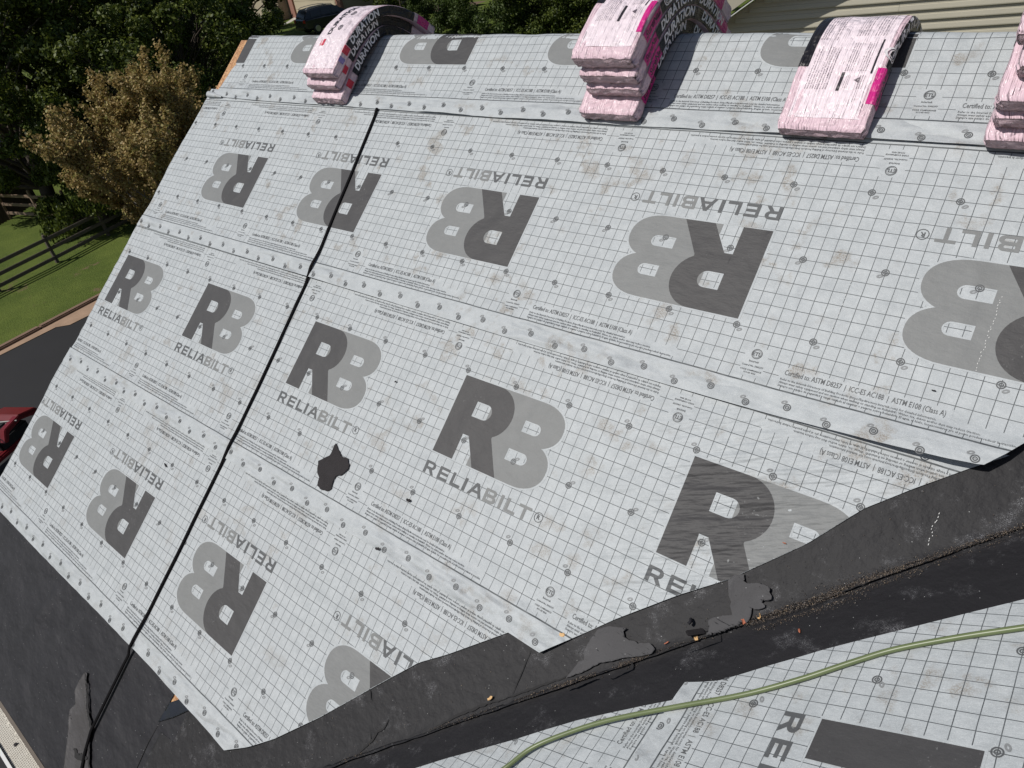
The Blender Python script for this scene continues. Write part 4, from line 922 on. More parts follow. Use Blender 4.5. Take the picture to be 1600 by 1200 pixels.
# grit and splinters caught in the valley
M['grit'] = None
def grit_mat():
    m_, n, b = newmat('valley_grit'); g = n.nodes.new('ShaderNodeNewGeometry'); r = n.nodes.new('ShaderNodeValToRGB')
    e = r.color_ramp.elements; e[0].color = (0.012, 0.010, 0.010, 1); e[1].color = (0.42, 0.34, 0.24, 1)
    for po, c in ((.25, (0.045, 0.034, 0.028, 1)), (.45, (0.11, 0.080, 0.060, 1)), (.62, (0.16, 0.125, 0.10, 1)), (.80, (0.19, 0.18, 0.17, 1)), (.95, (0.30, 0.22, 0.15, 1))):
        x = r.color_ramp.elements.new(po); x.color = c
    L(n, g.outputs['Random Per Island'], r.inputs[0]); L(n, r.outputs[0], b.inputs['Base Color']); b.inputs['Roughness'].default_value = 0.85; return m_
M['grit'] = grit_mat()
V = []; F = []; rng = np.random.RandomState(3)
def grain(u, v, sz, el, h, fn=PV):
    c_ = Vector(fn(u, v, h)); a = rng.rand() * 6.28; d1 = Vector((math.cos(a), math.sin(a), .3 * rng.randn())).normalized(); d2 = d1.cross(Vector((0, 0, 1))).normalized(); d3 = Vector((0, 0, 1))
    b0 = len(V)
    for sx, sy, sz_ in ((1, 0, 0), (-1, 0, 0), (0, 1, 0), (0, -1, 0), (0, 0, 1), (0, 0, -1)):
        V.append(tuple(c_ + d1 * sx * sz * el + d2 * sy * sz * .55 + d3 * sz_ * sz * .45))
    for t in ((0, 2, 4), (2, 1, 4), (1, 3, 4), (3, 0, 4), (2, 0, 5), (1, 2, 5), (3, 1, 5), (0, 3, 5)): F.append(tuple(b0 + i for i in t))
segs = [(-1.35, -1.24, 130, .010, 1.3), (-1.02, -.80, 260, .006, 1), (-.74, -.62, 200, .008, 1.1), (-.62, -.50, 420, .013, 1.4), (-.44, -.36, 420, .014, 1.5), (-.33, -.2, 120, .008, 1.2), (-.13, -.02, 900, .026, 1.5), (-.02, .12, 1500, .030, 1.2), (.12, .26, 1500, .026, 1.0), (.26, .55, 1600, .018, .9)]
for va, vb, n_, sp_, el in segs:
    for k in range(int(n_ * .95)):
        v = va + (vb - va) * rng.rand(); off = rng.randn() * sp_; u = val(v) + off + .004 + (0.03 if -.14 < v < .1 else 0)
        grain(u, v, .0009 + .0016 * rng.rand() ** 3, 1.0 + el * rng.rand() ** 3 * 1.6, .0205 if off < .02 else .008)
for k in range(900):
    v = -1.9 + 2.6 * rng.rand(); grain(val(v) - .8 * rng.rand() ** 1.5, v, .0009 + .0010 * rng.rand(), 1.5, .0185)
tag(mesh_np('valley_grit', V, F, M['grit']), 'brown granules and splinters gathered along the valley crack', 'grit', kind='stuff')
M['chip'] = simple('fresh_wood_chip', (0.66, 0.42, 0.20), 0.8, 60, 0.35); M['chip2'] = simple('red_brown_splinter', (0.40, 0.13, 0.07), 0.8, 60, 0.3)
def chip(name, label, u, v, ln, wd, ang, mat, fn=PV, h=.024, cat='wood chip'):
    a = R(ang); c, s_ = math.cos(a), math.sin(a); pr = [(-.5, -.2), (-.15, -.5), (.3, -.42), (.5, .05), (.22, .5), (-.1, .28), (-.42, .42)]
    q = [(u + (x * ln * c - y * wd * s_), v + (x * ln * s_ + y * wd * c)) for x, y in pr]
    o = patch(name, q, h, .0025, mat, fn=fn, jit=.0008, step=.01, sd=u * 7); tag(o, label, cat); return o
chip('wood_chip', 'pale wood chip above the valley crack, lower middle of the black strip', 4.225, -.768, .026, .012, 60, M['chip'])
chip('wood_chip', 'pale wood chip on the pointed corner of the third sheet, at its printed line', 4.397, -.423, .024, .016, 20, M['chip'], P1, .030)
chip('wood_chip', 'light chip in the grit right of the ragged grey scrap', 5.019, -.065, .014, .008, 10, M['chip'])
chip('wood_chip', 'orange chip beside the lifted black block in the valley', 4.860, -.225, .014, .010, 35, M['chip'])
chip('wood_splinter', 'upright reddish splinter on the black strip just above the hose', 5.155, -.107, .006, .024, 20, M['chip2'], h=.012, cat='splinter')
chip('wood_splinter', 'thin brown splinter left of the lifted block near the crack', 4.766, -.273, .020, .004, 55, M['chip2'], cat='splinter')
chip('wood_splinter', 'red splinter at the edge of the ragged grey scrap', 4.983, -.105, .008, .016, -10, M['chip2'], h=.028, cat='splinter')
chip('wood_splinter', 'tan splinter standing at the curling corner edge of the second sheet', 5.42, .705, .006, .030, 5, M['chip2'], P1, .036, cat='splinter')
chip('wood_splinter', 'orange splinter lying on the large dark R of the third sheet', 5.005, .205, .013, .004, 5, M['chip2'], P1, .026, cat='splinter')
chip('felt_crumb', 'small black crumb lying below the wordmark in the middle of the third sheet', 3.454, -.251, .028, .015, 5, M['scrap_black'], P1, .029, cat='crumb')
chip('felt_crumb', 'small black crumb on the lap line below the felt scrap', 3.415, -.505, .026, .014, 15, M['scrap_black'], P1, .040, cat='crumb')
chip('felt_crumb', 'tiny black crumb between two upright logos on the third sheet', 3.067, .23, .013, .008, 40, M['scrap_black'], P1, .028, cat='crumb')
chip('felt_crumb', 'narrow dark crumb above the wordmark on the lowest sheet', 1.644, -.738, .038, .010, -20, M['scrap_black'], P1, .027, cat='crumb')
chip('felt_crumb', 'thin dark fleck under the large logo at the right picture edge', 5.262, .845, .014, .004, 0, M['scrap_black'], P1, .027, cat='crumb')
chip('leaf_scrap', 'dark scrap lying across the gutter guard in the lower left corner', 1.505, -2.553, .075, .028, 60, M['scrap_black'], P1, -.005, cat='scrap')
mb = MB(); c_ = Vector(PV(4.845, -.195, .030)); rr_ = Matrix.Rotation(R(42), 3, 'Z') @ Matrix.Rotation(R(-30), 3, 'X')
mb.box(c_, (.062, .030, .010), rr_, .003); tag(mb.build('membrane_block', M['scrap_black']), 'small lifted black block of membrane beside the grey scraps in the valley', 'membrane piece')
tag(tube('membrane_curl', [PV(4.812, -.160, .024), PV(4.818, -.168, .036), PV(4.815, -.178, .040)], .0055, M['memb'], n=8), 'little curled black nub standing up next to the lifted block', 'membrane piece')
# thin white staples / chalk dashes in two short rows
M['chalk'] = simple('chalk_white', (0.78, 0.78, 0.76), 0.9, 50, 0.1)
V = []; F = []
for (u0, va, vb, n_) in ((5.352, .94, 1.21, 26), (5.388, .36, .47, 11), (4.90, 1.25, .95, 16)):
    for k in range(n_):
        v = va + (vb - va) * (k + rng.rand() * .5) / n_; u = u0 + .002 * rng.randn(); ln = .003 + .003 * rng.rand(); h = (f2(u, v) if v > .62 else .018) + .0022
        b0 = len(V); V += [P1(u - .0007, v, h), P1(u + .0007, v, h), P1(u + .001, v + ln, h), P1(u - .0004, v + ln, h)]; F.append((b0, b0 + 1, b0 + 2, b0 + 3))
tag(mesh_np('chalk_marks', V, F, M['chalk']), 'short white dashed chalk line crossing the logo at the right', 'chalk line', kind='stuff')

# ------------------------------------------------------------------ TREES AND SHRUBS
def leaf_mat(name, cols, trans=0.22):
    m_, n, b = newmat(name); g = n.nodes.new('ShaderNodeNewGeometry'); r = n.nodes.new('ShaderNodeValToRGB'); e = r.color_ramp.elements
    e[0].color = (*cols[0], 1); e[1].color = (*cols[-1], 1)
    for i, c in enumerate(cols[1:-1]): x = r.color_ramp.elements.new((i + 1) / (len(cols) - 1)); x.color = (*c, 1)
    L(n, g.outputs['Random Per Island'], r.inputs[0]); c2 = mixc(n, math_n(n, 'MULTIPLY', noise_n(n, g.outputs['Position'], 0.8, 3), 0.5), r.outputs[0], tuple(x * .6 for x in cols[0]))
    L(n, c2, b.inputs['Base Color']); b.inputs['Roughness'].default_value = 0.55; b.inputs['Specular IOR Level'].default_value = 0.3
    t = n.nodes.new('ShaderNodeBsdfTranslucent'); L(n, c2, t.inputs[0]); mx = n.nodes.new('ShaderNodeMixShader'); mx.inputs[0].default_value = trans
    L(n, b.outputs[0], mx.inputs[1]); L(n, t.outputs[0], mx.inputs[2]); L(n, mx.outputs[0], n.nodes['Material Output'].inputs[0]); return m_
M['leaf_dark'] = leaf_mat('leaves_dark_green', [(0.022, 0.036, 0.007), (0.058, 0.086, 0.012), (0.105, 0.140, 0.020), (0.16, 0.19, 0.034)])
M['leaf_ever'] = leaf_mat('leaves_evergreen', [(0.022, 0.036, 0.006), (0.065, 0.095, 0.012), (0.120, 0.155, 0.020), (0.19, 0.215, 0.036)], .25)
M['leaf_mid'] = leaf_mat('leaves_fresh_green', [(0.035, 0.060, 0.012), (0.060, 0.095, 0.020), (0.090, 0.130, 0.030), (0.120, 0.155, 0.045)])
M['leaf_bronze'] = leaf_mat('leaves_bronze', [(0.22, 0.165, 0.060), (0.38, 0.27, 0.095), (0.52, 0.36, 0.15), (0.34, 0.33, 0.095), (0.60, 0.42, 0.22)], .30)
M['bark'] = simple('bark', (0.085, 0.065, 0.05), 0.9, 6, .4, .6); M['bark_grey'] = simple('grey_bark', (0.16, 0.145, 0.13), 0.9, 8, .3, .5)
def limb_mesh(segs, n=6):
    V = []; F = []
    for a, b_, r0, r1 in segs:
        a, b_ = Vector(a), Vector(b_); q = (b_ - a).to_track_quat('Z', 'Y'); s0 = len(V)
        for p, r in ((a, r0), (b_, r1)):
            for k in range(n): t = 2 * math.pi * k / n; V.append(tuple(p + q @ Vector((math.cos(t) * r, math.sin(t) * r, 0))))
        for k in range(n): F.append((s0 + k, s0 + (k + 1) % n, s0 + n + (k + 1) % n, s0 + n + k))
    return V, F
def leaves(C, Rr, nper, size, rng, flat=1.0, shell=0.55, droop=0.0, aspect=.55):
    """diamond leaves scattered through clumps. C centres, Rr radii"""
    C = np.repeat(np.asarray(C), nper, 0); Rr = np.repeat(np.asarray(Rr), nper)
    d = rng.randn(len(C), 3); d /= np.linalg.norm(d, axis=1)[:, None]; rad = Rr * (shell + (1 - shell) * rng.rand(len(C))) * rng.rand(len(C)) ** .25
    P = C + d * rad[:, None] * np.array([1, 1, flat])
    n_ = d * .8 + rng.randn(len(C), 3) * .7; n_[:, 2] += .35; n_ /= np.linalg.norm(n_, axis=1)[:, None]
    t = np.cross(n_, rng.randn(len(C), 3)); t[:, 2] -= droop; t /= np.linalg.norm(t, axis=1)[:, None]; b_ = np.cross(n_, t)
    sz = size * (.6 + .8 * rng.rand(len(C)))[:, None]
    V = np.stack([P - t * sz * .5, P + b_ * sz * aspect * .5, P + t * sz * .5, P - b_ * sz * aspect * .5], 1).reshape(-1, 3)
    return V, np.arange(len(V)).reshape(-1, 4)
def tree(name, label, x, y, h, rad, mat, seed, nclump=90, nper=260, leaf=.12, z0=None, base=.18, shape='round', bark='bark', cat='tree', group=None, clump=.22, limbs=True, flat=.8, top=1.0):
    rng = np.random.RandomState(seed); z0 = gz(x, y) if z0 is None else z0
    root = empty(name, (x, y, z0)); tag(root, label, cat, group)
    C = []; Rr = []; segs = []
    for i in range(nclump):
        t = rng.rand() ** (1.5 if cat == 'bush' else .8); a = rng.rand() * 6.283; zz = base + (1 - base) * t
        if shape == 'cone': pr = (1 - t) ** .75 * .95 + .06
        elif shape == 'column': pr = math.sin(math.pi * min(1, .12 + .80 * t)) ** .45
        else: pr = math.sin(math.pi * (.10 + .82 * t)) ** .7
        k = rad * pr * (.45 + .55 * rng.rand() ** .5) * (1 + .22 * nz(a * 1.3, zz * 4, seed)); c_ = (x + math.cos(a) * k, y + math.sin(a) * k, z0 + h * zz * top)
        C.append(c_); Rr.append(rad * clump * (.6 + .8 * rng.rand()) * (.6 if t > .85 else 1))
        if limbs and i % 2 == 0:
            zb = z0 + h * max(.10, zz * .80 - .1); m1 = ((x + c_[0]) / 2 + rng.randn() * .1, (y + c_[1]) / 2 + rng.randn() * .1, (zb + c_[2]) / 2 + .05 * h * rng.rand())
            r0 = .018 * h * (1 - .6 * t); segs += [((x, y, zb), m1, r0 * .5, r0 * .3), (m1, c_, r0 * .3, r0 * .08)]
    V, F = leaves(C, Rr, nper, leaf, rng, flat, droop=1.2 if shape == 'cone' else 0)
    mesh_np('crown', V, F, M[mat], root)
    tr = []; px_, py_ = x, y
    for i in range(6):
        t0, t1 = i / 6, (i + 1) / 6; qx, qy = x + .04 * h * nz(t1 * 2, seed), y + .04 * h * nz(t1 * 2, seed + 5)
        tr.append(((px_, py_, z0 + h * .85 * t0), (qx, qy, z0 + h * .85 * t1), .024 * h * (1 - .85 * t0) * (.4 if cat == 'bush' else 1), .024 * h * (1 - .85 * t1) * (.4 if cat == 'bush' else 1))); px_, py_ = qx, qy
    V, F = limb_mesh(tr, 9); mesh_np('trunk', V, F, M[bark], root, smooth=True)
    if segs: V, F = limb_mesh(segs, 5); o = mesh_np('limbs', V, F, M[bark], root); o['kind'] = 'stuff'
    return root
def at(dx, dy, d): return CW.x + dx * d, CW.y + dy * d
# bronze-leaved tree close to the gable, built limb by limb
def bronze_tree(x, y, z0, h):
    rng = np.random.RandomState(5); root = empty('bronze_tree', (x, y, z0)); tag(root, 'bronze and olive leaved ornamental tree rising just beyond the left roof edge', 'tree')
    segs = []; C = []; Rr = []
    segs.append(((x, y, z0), (x + .05, y, z0 + h * .22), .15, .12)); top = (x + .05, y, z0 + h * .22)
    def grow(p, d, ln, r, lev):
        p = Vector(p); q = p; n_ = 4
        for i in range(n_):
            d = (d + Vector((rng.randn() * .13, rng.randn() * .13, .10 + rng.randn() * .05))).normalized(); e = q + d * ln / n_
            segs.append((tuple(q), tuple(e), r * (1 - .2 * i), r * (1 - .2 * (i + 1)))); 
            if lev >= 1:
                C.append(tuple(e + Vector((rng.randn(), rng.randn(), rng.randn())) * .05)); Rr.append((.24 if lev == 1 else .19) * (.6 + .7 * rng.rand()))
                if rng.rand() < .5: C.append(tuple((q + e) / 2)); Rr.append(.12)
            q = e
            if lev < 3 and (i > 0 or lev == 0):
                for _ in range(2 if lev < 2 else 1):
                    a = rng.rand() * 6.283; s_ = Vector((math.cos(a), math.sin(a), .25 + .5 * rng.rand())).normalized()
                    grow(q, (d * .65 + s_ * .65).normalized(), ln * (.40 + .18 * rng.rand()), r * .45, lev + 1)
    for k in range(11):
        a = k * .571 + .3; tilt = .25 + .45 * rng.rand() if k % 2 else .85 + .45 * rng.rand(); grow(top if k % 3 else (x, y, z0 + h * .16), Vector((math.cos(a) * math.sin(tilt), math.sin(a) * math.sin(tilt), math.cos(tilt))), h * (.44 if tilt < .8 else .43), .055, 0)
    V, F = leaves(C, Rr, 17, .078, rng, 1.0, shell=.2, aspect=.65); mesh_np('crown', V, F, M['leaf_bronze'], root)
    V, F = limb_mesh(segs, 5); mesh_np('trunk', V, F, M['bark_grey'], root)
    print('clumps', len(C)); return len(C)
bronze_tree(-15.2, 7.5, -6.4, 6.5)
fol = 'dense trees behind the split rail fence'
tree('evergreen_tree', 'tall dark evergreen filling the upper left corner, hanging sprays of needles', *at(-.965, .262, 34), 12.0, 3.6, 'leaf_ever', 21, 130, 330, .17, shape='column', base=.12, group=fol, clump=.20)
tree('evergreen_tree', 'dark evergreen standing right of the corner tree, behind the bronze tree', *at(-.945, .325, 36), 11.5, 3.5, 'leaf_ever', 22, 130, 330, .17, shape='column', base=.10, group=fol, clump=.20)
tree('evergreen_tree', 'low drooping evergreen boughs beside the dark garden fence', *at(-.951, .309, 31.5), 4.6, 2.2, 'leaf_ever', 28, 80, 300, .14, shape='cone', base=.05, group=fol, clump=.24)
tree('leafy_tree', 'broad leafy tree with lit tufts above the middle of the bronze tree', *at(-.918, .397, 37), 11.5, 3.9, 'leaf_dark', 23, 120, 330, .17, base=.10, group=fol, clump=.19)
tree('leafy_tree', 'dark leafy tree directly left of the roof peak', *at(-.884, .467, 38), 11.0, 3.6, 'leaf_dark', 24, 120, 330, .17, base=.10, group=fol, clump=.20)
tree('leafy_tree', 'shadowy tree just above the left end of the ridge', *at(-.858, .513, 43), 10.0, 2.9, 'leaf_dark', 25, 90, 300, .18, base=.10, group=fol, clump=.22)
tree('evergreen_tree', 'almost black evergreen behind the bronze tree crown, low down', *at(-.925, .380, 31), 7.0, 3.0, 'leaf_ever', 27, 110, 300, .14, base=.02, group=fol, clump=.24)
tree('evergreen_tree', 'dark evergreen between bronze tree and roof edge', *at(-.893, .450, 33), 7.5, 3.0, 'leaf_ever', 29, 110, 300, .14, base=.02, group=fol, clump=.24)
for k, (dx, dy, d) in enumerate(((-.975, .22, 52), (-.955, .296, 54), (-.93, .367, 55), (-.905, .425, 56), (-.875, .484, 60))):
    tree('background_tree', ['far tree at the outer left behind the corner evergreen', 'second far tree from the left, deep in shade', 'far tree behind the leafy crowns, left of centre of the wood', 'far tree behind the dark tree by the roof peak', 'far tree just left of the beige house'][k], *at(dx, dy, d), 12.5, 4.4, 'leaf_dark', 40 + k, 70, 260, .30, base=.03, group='far row of trees', clump=.25, limbs=False)
tree('leafy_tree', 'dark tree overhanging the garage driveway behind the left shingle stack', *at(-.772, .636, 66), 8.5, 3.2, 'leaf_dark', 31, 80, 260, .20, base=.20, clump=.24, top=1.0)
for k, (dx, dy, d, h_, r_, mt) in enumerate(((-.738, .675, 60, 6.5, 2.6, 'leaf_dark'), (-.705, .709, 50, 5.8, 2.5, 'leaf_mid'), (-.655, .756, 47, 6.2, 2.9, 'leaf_mid'), (-.610, .792, 46, 6.5, 2.8, 'leaf_dark'), (-.565, .825, 45, 6.8, 3.0, 'leaf_dark'), (-.52, .855, 44, 6.8, 3.0, 'leaf_dark'))):
    tree('shrub_tree', ['rounded dark shrub beyond the lawn, right of the left stack', 'bright green bushy shrub where the lawn ends behind the ridge', 'large sunlit yellow-green bush at the middle of the ridge', 'dark bush right of the sunlit one, behind the ridge', 'dark bush left of the tall middle stack', 'dark bush hidden partly by the tall middle stack'][k], *at(dx, dy, d), h_, r_, mt, 60 + k, 110, 280, .14, base=.0, shape='column', group='bushes behind the ridge', clump=.22, limbs=False, cat='bush')
for k, (dx, dy, d) in enumerate(((-.70, .714, 68), (-.63, .776, 66), (-.56, .828, 64), (-.48, .877, 60), (-.40, .916, 58), (-.80, .60, 92), (-.84, .54, 88))):
    tree('background_tree', ['far tree above the green shrub', 'far tree above the sunlit bush', 'far tree above the dark bush', 'far tree right of the bushes', 'far tree behind the neighbouring wall', 'far tree behind the garage roof', 'far tree behind the beige house gable'][k], *at(dx, dy, d), 13, 5.0, 'leaf_dark', 80 + k, 70, 260, .32, base=.02, group='far row of trees', clump=.26, limbs=False)
for k, (x, y, h_, r_) in enumerate(((-52.5, 37.0, 1.2, .9), (-48.6, 34.2, 1.3, 1.1), (-35.4, 37.6, 1.0, 1.0), (-33.4, 38.4, .8, .8))):
    tree('garden_bush', ['low hedge plant at the foot of the beige house', 'small green bush left of the dark parked car', 'yellowish bush in the bed right of the left stack', 'small bush at the edge of the flower bed'][k], x, y, h_, r_, 'leaf_mid', 95 + k, 30, 160, .12, base=.05, group='garden bushes near the parked car', clump=.35, limbs=False, cat='bush')

# ------------------------------------------------------------------ FENCES
M['oldwood'] = simple('grey_brown_rail', (0.11, 0.088, 0.074), 0.85, 7, .35, .4); M['sunlitwood'] = simple('sunlit_tan_rail', (0.30, 0.21, 0.15), 0.85, 7, .25, .4)  # tan copy of the rail wood has the sunlight mixed into its colour
M['darkboard'] = simple('dark_fence_board', (0.060, 0.040, 0.028), 0.85, 5, .4, .4)
def rail_fence(label, P, mat, hh=1.0, rails=(.22, .55, .90), rz=None):
    root = empty('rail_fence', (*P[0], gz(*P[0]))); tag(root, label, 'fence')
    for i, (x, y) in enumerate(P):
        z = gz(x, y); MB().box(Vector((x, y, z + hh / 2)), (.11, .11, hh + .1), Matrix.Rotation(.3, 3, 'Z'), .015, .9).build('post', mat, root)
        if i < len(P) - 1:
            x2, y2 = P[i + 1]; z2 = gz(x2, y2)
            for r in rails:
                a, b_ = Vector((x, y, z + r)), Vector((x2, y2, z2 + r)); d = b_ - a; q = d.to_track_quat('X', 'Z').to_matrix()
                MB().box((a + b_) / 2 + Vector((.06, 0, .01 * random.uniform(-1, 1))), (d.length + .08, .045, .125), q, .012).build('rail', mat, root)
    return root
rail_fence('dark three-rail wooden fence crossing the lawn at the left', [(-21.85, 1.1), (-22.28, 3.3), (-22.74, 5.45), (-23.2, 7.6), (-23.65, 9.75)], M['oldwood'], 1.0)
rail_fence('short fence section, rails coloured as if sunlit, at the far edge of the lawn', [(-26.0, 7.6), (-27.4, 6.9), (-28.9, 6.2)], M['sunlitwood'], 1.2, (.25, .62, .98))
pf = tag(empty('board_fence', (-29.0, 6.6, gz(-29, 6.6))), 'dark brown vertical board fence beside the little shed on the far left', 'fence')
bd = None
for k in range(16):
    x, y = -29.6 + .155 * k * .45, 7.6 - .155 * k * .89
    mb = MB().box(Vector((x, y, gz(x, y) + .85 + .02 * random.random())), (.02, .14, 1.75), Matrix.Rotation(R(-27), 3, 'Z'), .003)
    mb.build('board', M['darkboard'], pf)

# ------------------------------------------------------------------ NEIGHBOUR'S WALL, TOP RIGHT
M['beige'] = simple('beige_vinyl_siding', (0.47, 0.44, 0.35), 0.5, 1.5, 0.06, 0.06, fine=25)
nb = tag(empty('neighbour_house', (2.17, 9.02, -6.5)), 'neighbouring house wall of beige horizontal siding with a white rake board', 'house')
p0 = Vector((2.17, 9.02, 0)); dw = Vector((math.cos(R(14)), math.sin(R(14)), 0)); nw = Vector((math.sin(R(14)), -math.cos(R(14)), 0))
def WP(a, z, off=0): return p0 + dw * a + nw * off + Vector((0, 0, z))
EX = .1135; Lx, Rx = -1.55, 7.5
def rakez(a): return .485 + .62 * (a + .99)
sid = None
for k in range(-34, 24):
    z = k * EX - .02; zt = z + EX + .012
    aL = Lx
    if zt > rakez(Lx) - .02: aL = max(Lx, (zt - .485) / .62 - .99)
    if aL > Rx: continue
    joints = [aL] + [j for j in (aL + 1.35 + (k * 37 % 17) * .11, aL + 4.3 + (k * 53 % 13) * .13) if j < Rx] + [Rx]
    V = []; F = []
    mb = MB(); r0, r1 = Vector(WP(aL, z, .016)), Vector(WP(Rx, z, .016))
    prof = [(z, .0), (z - .002, .028), (z + .010, .029), (z + EX * .5, .018), (z + EX * .53, .009), (zt, .002)]
    for a0, a1 in zip(joints[:-1], joints[1:]):
        for (za, oa), (zb, ob) in zip(prof[:-1], prof[1:]):
            dlt = .0015 if a0 != aL else 0; b0 = len(V); V += [WP(a0 + .0015, za, oa + dlt), WP(a1 - .001, za, oa + dlt), WP(a1 - .001, zb, ob + dlt), WP(a0 + .0015, zb, ob + dlt)]; F.append((b0, b0 + 1, b0 + 2, b0 + 3))
    o = mesh_np('siding_board', [tuple(v) for v in V], F, M['beige'], nb)
mb = MB(); mb.poly([WP(Lx, -6.5, -.002), WP(Rx, -6.5, -.002), WP(Rx, 5.5, -.002), WP(Lx, min(5.5, rakez(Lx)), -.002)], tuple(-nw * .15)); mb.build('wall', M['beige'], nb)
mb = MB(); q = Matrix((dw, -nw, Vector((0, 0, 1)))).transposed()
al = math.atan(.62); dr = (dw * math.cos(al) + Vector((0, 0, 1)) * math.sin(al)); ur = (Vector((0, 0, 1)) * math.cos(al) - dw * math.sin(al)); Q = Matrix((dr, -nw, ur)).transposed()
mid = WP(1.95, rakez(1.95), .33); MB().box(mid + ur * .01, (6.6, .02, .085), Q, .003).build('rake_board', M['white'], nb)
MB().box(mid + ur * .24 + nw * .012, (7.6, .02, .34), Q, .003).build('fascia_board', M['beige'], nb)
MB().box(WP(1.3, rakez(1.3), .165) + ur * .02, (6.6, .33, .012), Q).build('soffit', M['white'], nb)
MB().box(WP(1.3, rakez(1.3), -2.0) + ur * .22, (6.8, 4.7, .03), Q).build('roof', M['oldwood'], nb)

# ------------------------------------------------------------------ BEIGE HOUSE WITH GARAGE, FAR LEFT OF THE RIDGE
M['stucco'] = simple('beige_house_wall', (0.40, 0.34, 0.25), 0.75, .8, .08); M['brick'] = simple('pinkish_brick', (0.34, 0.17, 0.13), 0.85, 9, .2)
M['doorc'] = simple('cream_garage_door', (0.52, 0.45, 0.33), 0.5, 1, .05); M['glass'] = simple('dark_window_glass', (0.015, 0.016, 0.018), 0.12, 2, .1, spec=.8)
M['roofg'] = simple('grey_shingle_roof', (0.09, 0.085, 0.08), 0.9, 5, .3, .5); M['slab'] = simple('pale_concrete', (0.48, 0.45, 0.40), 0.85, 1.5, .08); M['stonewall'] = simple('concrete_footing', (0.42, 0.40, 0.36), 0.85, 2, .1)
gh = tag(empty('garage_house', (-50, 40, -3.6)), 'beige house with a cream garage door and brick pier behind the parked dark car', 'house')
gx = Vector((9.8, -1.6, 0)).normalized(); gn = Vector((gx.y, -gx.x, 0)); g0 = Vector((-51.2, 38.3, -3.6))
if gn.y > 0: gn = -gn
GQ = Matrix((gx, -gn, Vector((0, 0, 1)))).transposed()
def gp(a, z, off=0): return g0 + gx * a + gn * off + Vector((0, 0, z))
MB().box(gp(3.9, 1.4, -3.5), (8.6, 7, 2.8), GQ).build('wall', M['stucco'], gh)
for a, wd in ((-.05, .75), (7.95, .75)): MB().box(gp(a, 1.35, .06), (wd, .22, 2.7), GQ).build('brick_pier', M['brick'], gh)
dr_ = MB().box(gp(3.9, 1.25, .02), (6.9, .08, 2.5), GQ).build('garage_door', M['doorc'], gh)
for k in range(4):
    MB().box(gp(3.9, .32 + .61 * k, .072), (6.7, .02, .54), GQ, .004).build('door_panel', M['doorc'], dr_)
for k in range(12): MB().box(gp(.88 + .55 * k, 1.55, .09), (.36, .015, .28), GQ).build('pane', M['glass'], dr_)
mb = MB(); e0, e1 = -.7, 8.6
mb.poly([gp(e0, 2.75, .75), gp(e1, 2.75, .75), gp(e1, 5.2, -3.5), gp(e0, 5.2, -3.5)], (0, 0, .12)); mb.poly([gp(e0, 5.2, -3.5), gp(e1, 5.2, -3.5), gp(e1, 2.75, -7.6), gp(e0, 2.75, -7.6)], (0, 0, .12)); mb.build('roof', M['roofg'], gh)
MB().box(gp(-5.2, 1.9, -2.0), (9.0, 6, 3.8), GQ).build('side_wing', M['stucco'], gh)
MB().box(gp(-5.2, .18, 1.04), (9.0, .06, .36), GQ).build('footing', M['stonewall'], gh)
mb = MB(); mb.poly([gp(-10.2, 3.8, 1.6), gp(-.5, 3.8, 1.6), gp(-.5, 6.0, -2), gp(-10.2, 6.0, -2)], (0, 0, .12)); mb.build('roof', M['roofg'], gh)
lad = tag(empty('step_ladder', gp(-.75, 0, 1.2)), 'dark ladder-like frame leaning at the brick pier beside the garage', 'ladder')
for sx in (-.26, .26): MB().box(gp(-.9 + sx, .95, 1.25), (.05, .06, 1.9), GQ).build('rail', M['dark'], lad)
for k in range(5): MB().box(gp(-.9, .3 + .36 * k, 1.25), (.5, .09, .04), GQ).build('rung', M['oldwood'], lad)
mb = MB(); mb.poly([tuple(gp(-.2, .06, .15)), tuple(gp(8.4, .06, .15)), (-31.5, 24.5, gz(-31.5, 24.5) + .12), (-40.5, 25.5, gz(-40.5, 25.5) + .12)]); tag(mb.build('garage_driveway', M['slab']), kind='structure')
mb = MB(); mb.poly([(-37.2, 37.4, gz(-37, 37) + .05), (-32.5, 38.6, gz(-32, 38) + .07), (-31.5, 40.5, -3.5), (-37.6, 40.2, -3.5)]); M['mulch'] = simple('mulch_bed', (0.13, 0.085, 0.06), .95, 8, .4, .5); tag(mb.build('flower_bed', M['mulch']), kind='structure')
fh = tag(empty('far_house', (-41, 46, -3.6)), 'sliver of a pale house between the trees above the flower bed', 'house')
MB().box(Vector((-41.5, 46, -2.0)), (5, 4, 3.4), Matrix.Rotation(.3, 3, 'Z')).build('wall', M['stucco'], fh); MB().box(Vector((-41.5, 46, -.2)), (5.6, 4.6, .3), Matrix.Rotation(.3, 3, 'Z')).build('roof', M['roofg'], fh)
